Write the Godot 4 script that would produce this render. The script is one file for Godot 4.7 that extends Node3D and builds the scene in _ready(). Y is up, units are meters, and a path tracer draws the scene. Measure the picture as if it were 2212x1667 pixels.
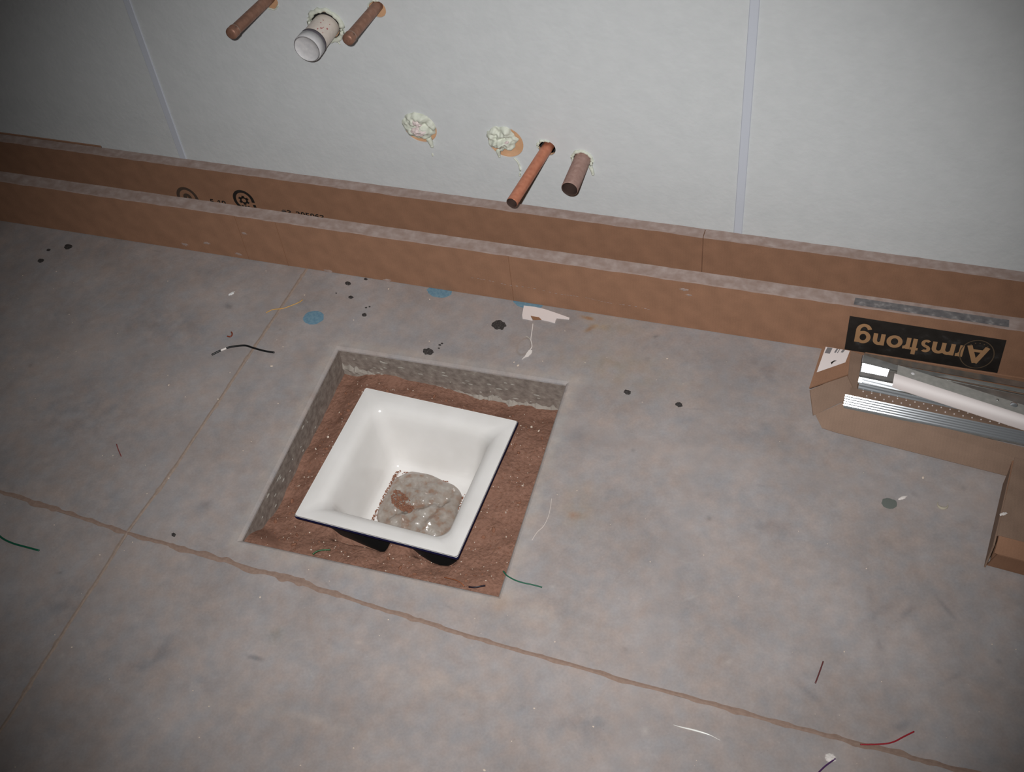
extends Node3D

const V0 := Vector3.ZERO
var used := {}
var M := {}
var rng := RandomNumberGenerator.new()

# ------------------------------------------------------------------ naming
func numbered(n: String) -> String:
	if not used.has(n):
		used[n] = 0
		return n
	used[n] += 1
	return "%s_%03d" % [n, used[n]]

func tag(o: Node, label := "", category := "", group := "", kind := "") -> Node:
	if label != "": o.set_meta("label", label)
	if category != "": o.set_meta("category", category)
	if group != "": o.set_meta("group", group)
	if kind != "": o.set_meta("kind", kind)
	return o

func thing(called: String, label: String, category: String, at := Vector3.ZERO, group := "", kind := "") -> Node3D:
	var o := Node3D.new()
	o.name = numbered(called)
	add_child(o)
	o.position = at
	tag(o, label, category, group, kind)
	return o

func setting(called: String, label: String) -> Node3D:
	var o := Node3D.new()
	o.name = called
	add_child(o)
	tag(o, label, "", "", "structure")
	return o

func mi(called: String, mesh: Mesh, mat: Material, parent: Node = null) -> MeshInstance3D:
	var o := MeshInstance3D.new()
	o.mesh = mesh
	o.material_override = null
	for i in mesh.get_surface_count():
		o.set_surface_override_material(i, mat)
	if parent == null:
		o.name = numbered(called)
		add_child(o)
	else:
		o.name = called
		parent.add_child(o, true)
	return o

# ------------------------------------------------------------------ mesh helpers
func begin(smooth := false) -> SurfaceTool:
	var st := SurfaceTool.new()
	st.begin(Mesh.PRIMITIVE_TRIANGLES)
	st.set_smooth_group(0 if smooth else 0xFFFFFFFF)
	return st

func done(st: SurfaceTool) -> ArrayMesh:
	st.generate_normals()
	return st.commit()

func tri(st: SurfaceTool, a: Vector3, b: Vector3, c: Vector3, out: Vector3) -> void:
	var n := (a - c).cross(a - b)
	if n.dot(out) < 0.0:
		st.add_vertex(a); st.add_vertex(c); st.add_vertex(b)
	else:
		st.add_vertex(a); st.add_vertex(b); st.add_vertex(c)

func quad(st: SurfaceTool, a: Vector3, b: Vector3, c: Vector3, d: Vector3, out: Vector3) -> void:
	tri(st, a, b, c, out)
	tri(st, a, c, d, out)

# box with chamfered edges: origin at the centre, xf turns it
func bev_box(st: SurfaceTool, size: Vector3, ch: float, xf := Transform3D()) -> void:
	var h := size * 0.5
	var k := h - Vector3(ch, ch, ch)
	for ax in 3:
		var u := (ax + 1) % 3
		var v := (ax + 2) % 3
		for s: float in [-1.0, 1.0]:
			var p := []
			for q in [[-1, -1], [1, -1], [1, 1], [-1, 1]]:
				var w := Vector3()
				w[ax] = s * h[ax]; w[u] = q[0] * k[u]; w[v] = q[1] * k[v]
				p.append(xf * w)
			var o := Vector3(); o[ax] = s
			quad(st, p[0], p[1], p[2], p[3], xf.basis * o)
	for ax in 3:
		var u := (ax + 1) % 3
		var v := (ax + 2) % 3
		for su: float in [-1.0, 1.0]:
			for sv: float in [-1.0, 1.0]:
				var a := Vector3(); var b := Vector3(); var c := Vector3(); var d := Vector3()
				a[ax] = -k[ax]; a[u] = su * h[u]; a[v] = sv * k[v]
				b[ax] = k[ax]; b[u] = su * h[u]; b[v] = sv * k[v]
				c[ax] = k[ax]; c[u] = su * k[u]; c[v] = sv * h[v]
				d[ax] = -k[ax]; d[u] = su * k[u]; d[v] = sv * h[v]
				var o := Vector3(); o[u] = su; o[v] = sv
				quad(st, xf * a, xf * b, xf * c, xf * d, xf.basis * o)
	for sx: float in [-1.0, 1.0]:
		for sy: float in [-1.0, 1.0]:
			for sz: float in [-1.0, 1.0]:
				tri(st, xf * Vector3(sx * h.x, sy * k.y, sz * k.z), xf * Vector3(sx * k.x, sy * h.y, sz * k.z), xf * Vector3(sx * k.x, sy * k.y, sz * h.z), xf.basis * Vector3(sx, sy, sz))

# loft through rings of points (every ring the same count); closed rings
func loft(st: SurfaceTool, rings: Array, inward := false, cap_a := false, cap_b := false) -> void:
	var n: int = rings[0].size()
	var cs := []
	for r in rings:
		var c := Vector3()
		for p: Vector3 in r: c += p
		cs.append(c / n)
	for i in rings.size() - 1:
		for j in n:
			var a: Vector3 = rings[i][j]; var b: Vector3 = rings[i][(j + 1) % n]
			var d: Vector3 = rings[i + 1][j]; var c: Vector3 = rings[i + 1][(j + 1) % n]
			var o: Vector3 = (a + b + c + d) / 4.0 - (cs[i] + cs[i + 1]) / 2.0
			if o.length() < 1e-7: o = Vector3.UP
			if inward: o = -o
			if (a - d).length_squared() > 1e-14 or (b - c).length_squared() > 1e-14:
				tri(st, a, b, c, o)
				tri(st, a, c, d, o)
	for e in 2:
		if (e == 0 and cap_a) or (e == 1 and cap_b):
			var k: int = 0 if e == 0 else rings.size() - 1
			var near: int = 1 if e == 0 else rings.size() - 2
			var o: Vector3 = cs[k] - cs[near]
			if o.length() < 1e-6:
				o = Vector3.UP
			for j in n:
				tri(st, cs[k], rings[k][j], rings[k][(j + 1) % n], o)

# tube through points with one radius each; flat: vertical squash
func tube(st: SurfaceTool, pts: Array, radii: Array, sides := 10, caps := true) -> void:
	var rings := []
	for i in pts.size():
		var t: Vector3 = (pts[mini(i + 1, pts.size() - 1)] - pts[maxi(i - 1, 0)]).normalized()
		var u := t.cross(Vector3.UP)
		if u.length() < 0.05: u = t.cross(Vector3.RIGHT)
		u = u.normalized()
		var v := u.cross(t).normalized()
		var r: float = radii[mini(i, radii.size() - 1)]
		var ring := PackedVector3Array()
		for j in sides:
			var a := TAU * j / sides
			ring.append(pts[i] + (u * cos(a) + v * sin(a)) * r)
		rings.append(ring)
	loft(st, rings, false, caps, caps)

# ring profile turned round an axis: prof holds Vector2(distance along axis, radius)
func lathe(st: SurfaceTool, at: Vector3, axis: Vector3, prof: Array, sides := 40, inward := false, wob := 0.0) -> void:
	var t := axis.normalized()
	var u := t.cross(Vector3.UP)
	if u.length() < 0.05: u = t.cross(Vector3.RIGHT)
	u = u.normalized()
	var v := u.cross(t).normalized()
	var rings := []
	for p: Vector2 in prof:
		var ring := PackedVector3Array()
		for j in sides:
			var a := TAU * j / sides
			var r := p.y
			if wob > 0.0: r *= 1.0 + wob * noise3(Vector3(cos(a), sin(a), p.x * 20.0) * 1.3 + at * 30.0)
			ring.append(at + t * p.x + (u * cos(a) + v * sin(a)) * maxf(r, 1e-5))
		rings.append(ring)
	loft(st, rings, inward)

var nz := FastNoiseLite.new()
func noise3(p: Vector3) -> float:
	return nz.get_noise_3d(p.x * 100.0, p.y * 100.0, p.z * 100.0)

# lumpy disc on a plane with axes u, v and normal n (foam, paint, plaster)
func lump(st: SurfaceTool, c: Vector3, u: Vector3, v: Vector3, n: Vector3, rx: float, ry: float, h: float, edge := 0.12, bump := 0.5, sd := 0.0, freq := 1.6, segs := 36, rows := 9) -> void:
	var rings := []
	for i in rows + 1:
		var f := 1.0 - float(i) / rows
		var ring := PackedVector3Array()
		for j in segs:
			var a := TAU * j / segs
			var e := 1.0 + edge * noise3(Vector3(cos(a) * freq, sin(a) * freq, sd))
			var x := cos(a) * rx * f * e
			var y := sin(a) * ry * f * e
			var q := sqrt(maxf(0.0, 1.0 - f * f))
			var hh := h * q * (1.0 + bump * noise3(Vector3(x / rx * 1.15, y / ry * 1.15, sd + 3.7)) + bump * 0.40 * noise3(Vector3(x / rx * 2.6, y / ry * 2.6, sd + 9.1)))
			ring.append(c + u * x + v * y + n * maxf(hh, 0.0))
		rings.append(ring)
	var k := rings.size()
	for i in k - 1:
		for j in segs:
			tri(st, rings[i][j], rings[i][(j + 1) % segs], rings[i + 1][(j + 1) % segs], n)
			if i < k - 2: tri(st, rings[i][j], rings[i + 1][(j + 1) % segs], rings[i + 1][j], n)

# flat polygon raised from y0 to y1, with side walls
func plate(st: SurfaceTool, poly: PackedVector2Array, y0: float, y1: float, uv := false) -> void:
	var ids := Geometry2D.triangulate_polygon(poly)
	var put := func(p: Vector2, y: float):
		if uv: floor_uv(st, p)
		st.add_vertex(Vector3(p.x, y, p.y))
	for i in range(0, ids.size(), 3):
		var a := poly[ids[i]]; var b := poly[ids[i + 1]]; var c := poly[ids[i + 2]]
		if ((a - c).cross(a - b)) > 0.0:
			var t := b; b = c; c = t
		var n := Vector3(a.x - c.x, 0, a.y - c.y).cross(Vector3(a.x - b.x, 0, a.y - b.y))
		if n.y < 0.0:
			var t := b; b = c; c = t
		put.call(a, y1); put.call(b, y1); put.call(c, y1)
	var area := 0.0
	for i in poly.size(): area += poly[i].cross(poly[(i + 1) % poly.size()])
	for i in poly.size():
		var a := poly[i]; var b := poly[(i + 1) % poly.size()]
		var o := Vector3(b.y - a.y, 0, a.x - b.x) * signf(area)
		var p := [Vector3(a.x, y0, a.y), Vector3(b.x, y0, b.y), Vector3(b.x, y1, b.y), Vector3(a.x, y1, a.y)]
		var nn: Vector3 = (p[0] - p[2]).cross(p[0] - p[1])
		if nn.dot(o) < 0.0: p = [p[3], p[2], p[1], p[0]]
		for k in [0, 1, 2, 0, 2, 3]:
			put.call(Vector2(p[k].x, p[k].z), p[k].y)

func pv(a: Array) -> PackedVector2Array:
	var r := PackedVector2Array()
	for i in range(0, a.size(), 2): r.append(Vector2(a[i], a[i + 1]))
	return r

# smooth 3-D path lying on the ground
func path(a: Array, y: float, lift := 0.0, step := 6) -> Array:
	var c := Curve3D.new()
	var n := a.size() / 2
	var P := []
	for i in n:
		P.append(Vector3(a[2 * i], y + lift * sin(PI * i / (n - 1.0)), a[2 * i + 1]))
	for i in n:
		var t: Vector3 = (P[mini(i + 1, n - 1)] - P[maxi(i - 1, 0)]) / 6.0
		c.add_point(P[i], -t, t)
	var r := []
	var total := (n - 1) * step
	for i in total + 1:
		r.append(c.sample(mini(int(float(i) / step), n - 2), float(i) / step - mini(int(float(i) / step), n - 2)))
	return r

# ------------------------------------------------------------------ materials
func mat(c: Color, rough := 0.7, metal := 0.0, spec := 0.5) -> StandardMaterial3D:
	var m := StandardMaterial3D.new()
	m.albedo_color = c
	m.roughness = rough
	m.metallic = metal
	m.metallic_specular = spec
	return m

func ntex(freq: float, oct: int, stops: Array, size := 512, sd := 1, kind := FastNoiseLite.TYPE_SIMPLEX_SMOOTH, contrast := true) -> NoiseTexture2D:
	var n := FastNoiseLite.new()
	n.noise_type = kind
	n.seed = sd
	n.frequency = freq
	n.fractal_octaves = oct
	var t := NoiseTexture2D.new()
	t.width = size; t.height = size
	t.seamless = true
	t.normalize = contrast
	t.noise = n
	if stops.size():
		var g := Gradient.new()
		var off := PackedFloat32Array(); var col := PackedColorArray()
		for s in stops:
			off.append(s[0]); col.append(s[1])
		g.offsets = off; g.colors = col
		t.color_ramp = g
	return t

func ntrm(freq: float, oct: int, size := 512, sd := 1, strength := 4.0) -> NoiseTexture2D:
	var t := ntex(freq, oct, [], size, sd)
	t.as_normal_map = true
	t.bump_strength = strength
	return t

func tri_mat(tex: Texture2D, scale: float, rough := 0.8, nrm: Texture2D = null, nscale := 0.5, spec := 0.5) -> StandardMaterial3D:
	var m := mat(Color.WHITE, rough, 0.0, spec)
	m.albedo_texture = tex
	m.uv1_triplanar = true
	m.uv1_world_triplanar = true
	m.uv1_scale = Vector3.ONE * scale
	if nrm:
		m.normal_enabled = true
		m.normal_texture = nrm
		m.normal_scale = nscale
	return m

func fine_noise(size: int, freq: float, oct: int, sd: int) -> PackedByteArray:
	var n := FastNoiseLite.new()
	n.noise_type = FastNoiseLite.TYPE_SIMPLEX_SMOOTH
	n.seed = sd; n.frequency = freq; n.fractal_octaves = oct
	var im := n.get_seamless_image(size, size)
	im.convert(Image.FORMAT_L8)
	return im.get_data()

# concrete grain, one tile is 0.9 m
func concrete_tile() -> ImageTexture:
	var s := 1024
	var a := fine_noise(s, 0.006, 4, 11)
	var b := fine_noise(s, 0.035, 4, 12)
	var c := fine_noise(s, 0.16, 2, 13)
	var d := fine_noise(s, 0.02, 3, 14)
	var out := PackedByteArray()
	out.resize(s * s * 3)
	for i in s * s:
		var k := 1.0 + (a[i] - 128) * 0.0006 + (b[i] - 128) * 0.0006 + (c[i] - 128) * 0.0006
		var w := (d[i] - 128) * 0.10
		out[3 * i] = clampi(int(161.0 * k + w), 0, 255)
		out[3 * i + 1] = clampi(int(152.0 * k), 0, 255)
		out[3 * i + 2] = clampi(int(149.0 * k - w * 0.7), 0, 255)
	# pin holes, sand grains
	rng.seed = 5
	for k in 260:
		var x := rng.randi_range(1, s - 3); var y := rng.randi_range(1, s - 3)
		var v := 0.80 if rng.randf() < 0.5 else 1.18
		for q in [[0, 0], [1, 0], [0, 1]]:
			var i: int = ((y + q[1]) * s + x + q[0]) * 3
			for ch in 3: out[i + ch] = clampi(int(out[i + ch] * v), 0, 255)
	return ImageTexture.create_from_image(Image.create_from_data(s, s, false, Image.FORMAT_RGB8, out))

# large soft stains, scuffs and dust over the visible floor: x -1.5..1.3, z 0..1.5
const SX := -1.5
const SW := 2.8
const SD := 1.5
func stain_map() -> ImageTexture:
	var w := 1400; var h := 750
	var n1 := FastNoiseLite.new(); n1.seed = 21; n1.frequency = 0.0075; n1.fractal_octaves = 5
	var n2 := FastNoiseLite.new(); n2.seed = 33; n2.frequency = 0.011; n2.fractal_octaves = 4
	var n3 := FastNoiseLite.new(); n3.seed = 45; n3.frequency = 0.045; n3.fractal_octaves = 3
	var A := n1.get_image(w, h, false, false, false); A.convert(Image.FORMAT_L8)
	var B := n2.get_image(w, h, false, false, false); B.convert(Image.FORMAT_L8)
	var C := n3.get_image(w, h, false, false, false); C.convert(Image.FORMAT_L8)
	var a := A.get_data(); var b := B.get_data(); var c := C.get_data()
	var R := PackedFloat32Array(); var G := PackedFloat32Array(); var L := PackedFloat32Array()
	R.resize(w * h); G.resize(w * h); L.resize(w * h)
	for i in w * h:
		var t := (a[i] - 128) / 128.0
		var u := (b[i] - 128) / 128.0
		var f := (c[i] - 128) / 128.0
		var k := 1.0 + 0.11 * t + 0.05 * f
		R[i] = 159.0 * k + 5.0 * u
		G[i] = 151.0 * k
		L[i] = 149.0 * k - 4.0 * u
	var soft := func(x: float, z: float, rx: float, rz: float, ang: float, col: Vector3, al: float, rough := 0.5):
		var px := (x - SX) / SW * w; var pz := z / SD * h
		var kx := rx / SW * w; var kz := rz / SD * h
		var m := int(maxf(kx, kz) * 2.0) + 2
		var ca := cos(ang); var sa := sin(ang)
		for yy in range(maxi(0, int(pz) - m), mini(h, int(pz) + m + 1)):
			for xx in range(maxi(0, int(px) - m), mini(w, int(px) + m + 1)):
				var dx := xx - px; var dz := yy - pz
				var p := (dx * ca + dz * sa) / kx; var q := (-dx * sa + dz * ca) / kz
				var r2 := p * p + q * q
				if r2 > 4.0: continue
				var i := yy * w + xx
				var f := al * exp(-r2 * 1.1) * clampf(1.0 + rough * (c[i] - 128) / 50.0, 0.0, 1.8)
				f = clampf(f, 0.0, 1.0)
				R[i] = lerpf(R[i], col.x, f); G[i] = lerpf(G[i], col.y, f); L[i] = lerpf(L[i], col.z, f)
	var dark := Vector3(112, 110, 113)
	for s in [[-0.250, 1.074, 0.042, 0.022, -1.01], [-0.271, 1.113, 0.031, 0.013, -1.00], [-0.162, 1.117, 0.035, 0.018, -0.45], [-0.314, 0.802, 0.032, 0.014, -1.16], [0.631, 0.616, 0.044, 0.036, 0.19],
		[0.820, 0.728, 0.036, 0.009, -0.96], [0.860, 0.717, 0.024, 0.007, -0.96], [0.913, 0.695, 0.028, 0.004, 0.83], [0.816, 0.754, 0.006, 0.101, -0.25], [0.739, 0.893, 0.033, 0.007, 0.64], [0.871, 0.906, 0.032, 0.007, -0.78],
		[0.935, 0.810, 0.026, 0.005, -0.79], [0.626, 0.795, 0.028, 0.024, -0.25], [0.279, 0.501, 0.024, 0.015, -0.24], [0.566, 0.277, 0.058, 0.045, -0.23], [0.566, 0.421, 0.048, 0.036, -0.23], [-0.286, 0.712, 0.010, 0.009, -0.69],
		[-0.602, 0.421, 0.131, 0.071, 0.18], [-0.616, 0.670, 0.153, 0.082, 0.14], [-0.444, 1.036, 0.064, 0.058, -0.92], [0.422, 1.023, 0.081, 0.029, -0.08]]:
		soft.call(s[0], s[1], s[2], s[3], s[4], dark, 0.34, 0.8)
	soft.call(-0.086, 1.005, 0.016, 0.014, -0.26, Vector3(126, 120, 112), 0.7, 0.6)
	soft.call(-0.097, 1.050, 0.014, 0.004, 0.0, Vector3(98, 96, 98), 0.6)
	for s in [[0.276, 0.223, 0.053, 0.036, -0.22], [0.321, 0.655, 0.03, 0.05, -0.24], [0.30, 0.33, 0.12, 0.05, 0.1]]:
		soft.call(s[0], s[1], s[2], s[3], s[4], Vector3(152, 139, 124), 0.55, 0.5)
	for s in [[0.053, 1.123, 0.108, 0.012, 0.03], [-0.081, 1.135, 0.068, 0.008, 0.0], [0.202, 1.02, 0.086, 0.02, -0.07], [0.30, 0.86, 0.10, 0.03, 0.1]]:
		soft.call(s[0], s[1], s[2], s[3], s[4], Vector3(178, 165, 157), 0.5, 0.5)
	# rust marks, ring mark, faint smears
	soft.call(0.2311, 0.2428, 0.012, 0.005, -0.9, Vector3(150, 104, 58), 0.8, 0.9)
	soft.call(0.2198, 0.2176, 0.014, 0.004, 0.15, Vector3(158, 108, 56), 0.7, 0.9)
	soft.call(0.245, 0.235, 0.012, 0.008, 0.0, Vector3(178, 146, 96), 0.5, 0.9)
	soft.call(-0.4929, 0.3431, 0.009, 0.006, 0.3, Vector3(92, 90, 92), 0.75, 0.4)
	soft.call(0.315, 0.667, 0.010, 0.009, 0.0, Vector3(150, 110, 80), 0.5, 0.9)
	for k in 40:
		var an := TAU * k / 40.0
		soft.call(0.121 + cos(an) * 0.0125, 0.3165 + sin(an) * 0.022, 0.0022, 0.0022, 0.0, Vector3(132, 116, 104), 0.35, 0.5)
	# pale cement bands on the rim of the pit, lines that the form boards left
	for k in 60:
		var f := k / 59.0
		soft.call(-0.238 + 0.01 * f, 0.40 + 0.46 * f, 0.012, 0.014, 0.0, Vector3(176, 168, 162), 0.30, 0.4)
		soft.call(-0.23 + 0.46 * f, 0.388 - 0.012 * f, 0.014, 0.010, 0.0, Vector3(178, 168, 160), 0.32, 0.4)
		soft.call(0.236 + 0.013 * f, 0.40 + 0.45 * f, 0.013, 0.014, 0.0, Vector3(180, 171, 163), 0.25, 0.4)
		soft.call(-0.225 + 0.46 * f, 0.862 - 0.006 * f, 0.014, 0.012, 0.0, Vector3(172, 162, 155), 0.35, 0.4)
	soft.call(0.246, 0.375, 0.022, 0.014, 0.1, Vector3(186, 177, 170), 0.6, 0.6)
	soft.call(0.244, 0.862, 0.012, 0.02, 0.0, Vector3(168, 145, 128), 0.6, 0.6)
	# thin scratches
	rng.seed = 77
	for k in 90:
		var x := rng.randf_range(-1.0, 1.1); var z := rng.randf_range(0.2, 1.35); var an := rng.randf_range(-1.2, 0.9)
		var pale := rng.randf() < 0.55
		var ln := rng.randf_range(0.006, 0.03)
		soft.call(x, z, ln, 0.0018, an, Vector3(184, 177, 171) if pale else Vector3(118, 114, 115), rng.randf_range(0.12, 0.38), 0.6)
	for k in 150:
		var x := rng.randf_range(-1.0, 1.1); var z := rng.randf_range(0.2, 1.35)
		var pale := rng.randf() < 0.6
		var r := rng.randf_range(0.002, 0.008)
		soft.call(x, z, r, r * rng.randf_range(0.5, 1.0), rng.randf_range(0, 3), Vector3(186, 178, 172) if pale else Vector3(112, 108, 108), rng.randf_range(0.15, 0.5), 0.6)
	var out := PackedByteArray()
	out.resize(w * h * 4)
	for i in w * h:
		out[4 * i] = clampi(int(R[i]), 0, 255)
		out[4 * i + 1] = clampi(int(G[i]), 0, 255)
		out[4 * i + 2] = clampi(int(L[i]), 0, 255)
		out[4 * i + 3] = 165
	return ImageTexture.create_from_image(Image.create_from_data(w, h, false, Image.FORMAT_RGBA8, out))

# cardboard: faint flutes across, fibres and scuffs; one tile is 0.25 m
func card_tile(r: float, g: float, b: float, flute: float, sd: int) -> ImageTexture:
	var s := 512
	var a := fine_noise(s, 0.010, 4, sd)
	var c := fine_noise(s, 0.25, 2, sd + 1)
	var out := PackedByteArray()
	out.resize(s * s * 3)
	for y in s:
		for x in s:
			var i := y * s + x
			var k := 1.0 + (a[i] - 128) * 0.0004 + (c[i] - 128) * 0.0004 + flute * sin(x * TAU / 512.0 * 48.0)
			out[3 * i] = clampi(int(r * k), 0, 255)
			out[3 * i + 1] = clampi(int(g * k), 0, 255)
			out[3 * i + 2] = clampi(int(b * k), 0, 255)
	return ImageTexture.create_from_image(Image.create_from_data(s, s, false, Image.FORMAT_RGB8, out))

func make_materials() -> void:
	var conc := mat(Color.WHITE, 0.75, 0.0, 0.35)
	conc.albedo_texture = concrete_tile()
	conc.uv1_scale = Vector3(1, 1, 1)
	conc.detail_enabled = true
	conc.detail_albedo = stain_map()
	conc.detail_uv_layer = BaseMaterial3D.DETAIL_UV_2
	conc.detail_blend_mode = BaseMaterial3D.BLEND_MODE_MIX
	var fine := ntex(0.05, 4, [], 512, 8)
	conc.normal_enabled = true
	conc.normal_texture = ntrm(0.03, 4, 512, 8, 2.0)
	conc.normal_scale = 0.25
	M.concrete = conc
	M.pit = tri_mat(ntex(0.02, 5, [[0.0, Color(0.47, 0.43, 0.40)], [0.5, Color(0.56, 0.515, 0.485)], [0.8, Color(0.60, 0.56, 0.525)], [1.0, Color(0.70, 0.665, 0.63)]], 512, 3), 5.0, 0.9, ntrm(0.03, 4, 512, 4, 4.0), 0.35, 0.3)
	M.lip = tri_mat(ntex(0.03, 4, [[0.0, Color(0.56, 0.53, 0.50)], [1.0, Color(0.70, 0.675, 0.64)]], 256, 5), 6.0, 0.9, null, 0.5, 0.3)
	M.soil = tri_mat(ntex(0.03, 5, [[0.0, Color(0.47, 0.345, 0.285)], [0.45, Color(0.54, 0.405, 0.345)], [0.75, Color(0.565, 0.425, 0.365)], [1.0, Color(0.61, 0.475, 0.41)]], 1024, 6), 3.6, 0.95, ntrm(0.06, 4, 512, 7, 5.0), 0.8, 0.2)
	M.joint_soil = tri_mat(ntex(0.05, 4, [[0.0, Color(0.535, 0.45, 0.405)], [1.0, Color(0.61, 0.525, 0.475)]], 256, 9), 8.0, 0.95, null, 0.5, 0.2)
	M.joint_dust = tri_mat(ntex(0.05, 4, [[0.0, Color(0.58, 0.515, 0.47)], [1.0, Color(0.66, 0.59, 0.545)]], 256, 10), 8.0, 0.95, null, 0.5, 0.2)
	M.panel = tri_mat(ntex(0.02, 4, [[0.0, Color(0.835, 0.85, 0.855)], [1.0, Color(0.86, 0.873, 0.878)]], 512, 15), 2.0, 0.5, ntrm(0.06, 3, 512, 16, 3.0), 0.10, 0.3)
	M.trim = mat(Color(0.82, 0.84, 0.88), 0.4, 0.0, 0.4)
	M.board = tri_mat(ntex(0.02, 4, [[0.0, Color(0.80, 0.62, 0.47)], [1.0, Color(0.90, 0.73, 0.58)]], 256, 17), 4.0, 0.85)
	M.paint_wall = tri_mat(ntex(0.01, 3, [[0.0, Color(0.60, 0.61, 0.60)], [1.0, Color(0.66, 0.66, 0.65)]], 256, 18), 1.0, 0.7)
	M.void_dark = mat(Color(0.22, 0.20, 0.19), 0.9)
	M.card = tri_mat(card_tile(151, 114, 91, 0.006, 50), 4.0, 0.85, null, 0.5, 0.3)
	M.card_in = tri_mat(card_tile(143, 119, 103, 0.008, 60), 4.0, 0.85, null, 0.5, 0.3)
	M.card_edge = mat(Color(0.52, 0.37, 0.27), 0.9)
	M.dust = tri_mat(ntex(0.03, 5, [[0.0, Color(0.585, 0.50, 0.46)], [0.5, Color(0.635, 0.56, 0.53)], [1.0, Color(0.70, 0.635, 0.61)]], 512, 19), 2.5, 0.9, null, 0.5, 0.2)
	M.ink = tri_mat(ntex(0.02, 4, [[0.0, Color(0.145, 0.13, 0.12)], [0.7, Color(0.185, 0.17, 0.16)], [1.0, Color(0.27, 0.265, 0.265)]], 256, 20), 5.0, 0.6, null, 0.5, 0.3)
	M.ink_faded = mat(Color(0.30, 0.24, 0.20), 0.8)
	M.ink_dust = tri_mat(ntex(0.04, 5, [[0.0, Color(0.36, 0.35, 0.36)], [0.55, Color(0.46, 0.445, 0.445)], [1.0, Color(0.68, 0.655, 0.645)]], 512, 22), 3.0, 0.85, null, 0.5, 0.2)
	M.knockout = mat(Color(0.66, 0.51, 0.37), 0.85, 0.0, 0.3)
	M.knockout_dim = mat(Color(0.36, 0.30, 0.24), 0.85, 0.0, 0.3)
	M.enamel = tri_mat(ntex(0.012, 4, [[0.0, Color(0.885, 0.875, 0.862)], [1.0, Color(0.925, 0.917, 0.908)]], 256, 23), 3.0, 0.16, null, 0.5, 0.5)
	M.enamel_edge = mat(Color(0.065, 0.085, 0.24), 0.6, 0.0, 0.3)
	M.iron = mat(Color(0.085, 0.078, 0.075), 0.7)
	M.film = tri_mat(ntex(0.022, 5, [[0.0, Color(0.50, 0.37, 0.30)], [0.28, Color(0.56, 0.45, 0.38)], [0.42, Color(0.585, 0.54, 0.50)], [0.7, Color(0.64, 0.61, 0.58)], [1.0, Color(0.72, 0.70, 0.67)]], 512, 24), 3.4, 0.24, ntrm(0.03, 4, 512, 25, 4.0), 0.7, 0.6)
	M.copper_old = tri_mat(ntex(0.03, 4, [[0.0, Color(0.52, 0.385, 0.32)], [0.6, Color(0.62, 0.46, 0.385)], [1.0, Color(0.70, 0.55, 0.48)]], 256, 26), 9.0, 0.5, null, 0.5, 0.5)
	M.copper_old.metallic = 0.35
	M.copper = tri_mat(ntex(0.03, 4, [[0.0, Color(0.74, 0.45, 0.34)], [1.0, Color(0.86, 0.58, 0.46)]], 256, 27), 9.0, 0.42)
	M.copper.metallic = 0.4
	M.copper_dust = tri_mat(ntex(0.04, 5, [[0.0, Color(0.58, 0.45, 0.41)], [1.0, Color(0.72, 0.60, 0.56)]], 256, 28), 9.0, 0.7)
	M.copper_dust.metallic = 0.15
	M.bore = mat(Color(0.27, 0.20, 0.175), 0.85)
	M.solder = mat(Color(0.66, 0.56, 0.50), 0.4, 0.4)
	M.pvc = tri_mat(ntex(0.06, 3, [[0.0, Color(0.86, 0.81, 0.77)], [1.0, Color(0.91, 0.87, 0.83)]], 256, 29), 7.0, 0.5)
	M.cap = tri_mat(ntex(0.04, 4, [[0.0, Color(0.80, 0.80, 0.81)], [1.0, Color(0.90, 0.89, 0.89)]], 256, 30), 8.0, 0.45)
	M.rubber = mat(Color(0.36, 0.34, 0.37), 0.7)
	M.foam = tri_mat(ntex(0.04, 4, [[0.0, Color(0.78, 0.80, 0.74)], [0.6, Color(0.86, 0.875, 0.82)], [1.0, Color(0.91, 0.915, 0.87)]], 256, 31), 9.0, 0.65, ntrm(0.03, 2, 256, 32, 3.0), 0.3)
	M.foam_pink = mat(Color(0.88, 0.82, 0.81), 0.55)
	M.chrome = mat(Color(0.82, 0.84, 0.86), 0.105, 0.75)
	M.galv = tri_mat(ntex(0.02, 4, [[0.0, Color(0.60, 0.60, 0.59)], [1.0, Color(0.74, 0.74, 0.73)]], 256, 34), 6.0, 0.34)
	M.galv.metallic = 0.75
	M.mirror = mat(Color(0.86, 0.87, 0.87), 0.09, 1.0)
	M.white_metal = mat(Color(0.84, 0.80, 0.79), 0.42, 0.0, 0.5)
	M.grey_metal = tri_mat(ntex(0.05, 4, [[0.0, Color(0.60, 0.60, 0.58)], [1.0, Color(0.70, 0.69, 0.67)]], 256, 35), 6.0, 0.5)
	M.paper = mat(Color(0.93, 0.89, 0.88), 0.6)
	M.grey_print = mat(Color(0.50, 0.49, 0.50), 0.7)
	M.blue = tri_mat(ntex(0.05, 4, [[0.0, Color(0.385, 0.51, 0.585)], [0.5, Color(0.43, 0.56, 0.635)], [1.0, Color(0.50, 0.61, 0.66)]], 256, 36), 9.0, 0.8, null, 0.5, 0.2)
	M.tar = tri_mat(ntex(0.06, 4, [[0.0, Color(0.20, 0.19, 0.19)], [0.6, Color(0.27, 0.255, 0.25)], [1.0, Color(0.46, 0.44, 0.42)]], 256, 37), 14.0, 0.7, null, 0.5, 0.3)
	M.stain_green = mat(Color(0.40, 0.42, 0.40), 0.7)
	M.white_bit = mat(Color(0.90, 0.87, 0.85), 0.6)
	M.crumb = mat(Color(0.83, 0.77, 0.71), 0.8)
	M.soil_crumb = mat(Color(0.53, 0.365, 0.285), 0.9)

func wire_mat(c: Color) -> StandardMaterial3D:
	return mat(c, 0.4)

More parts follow.
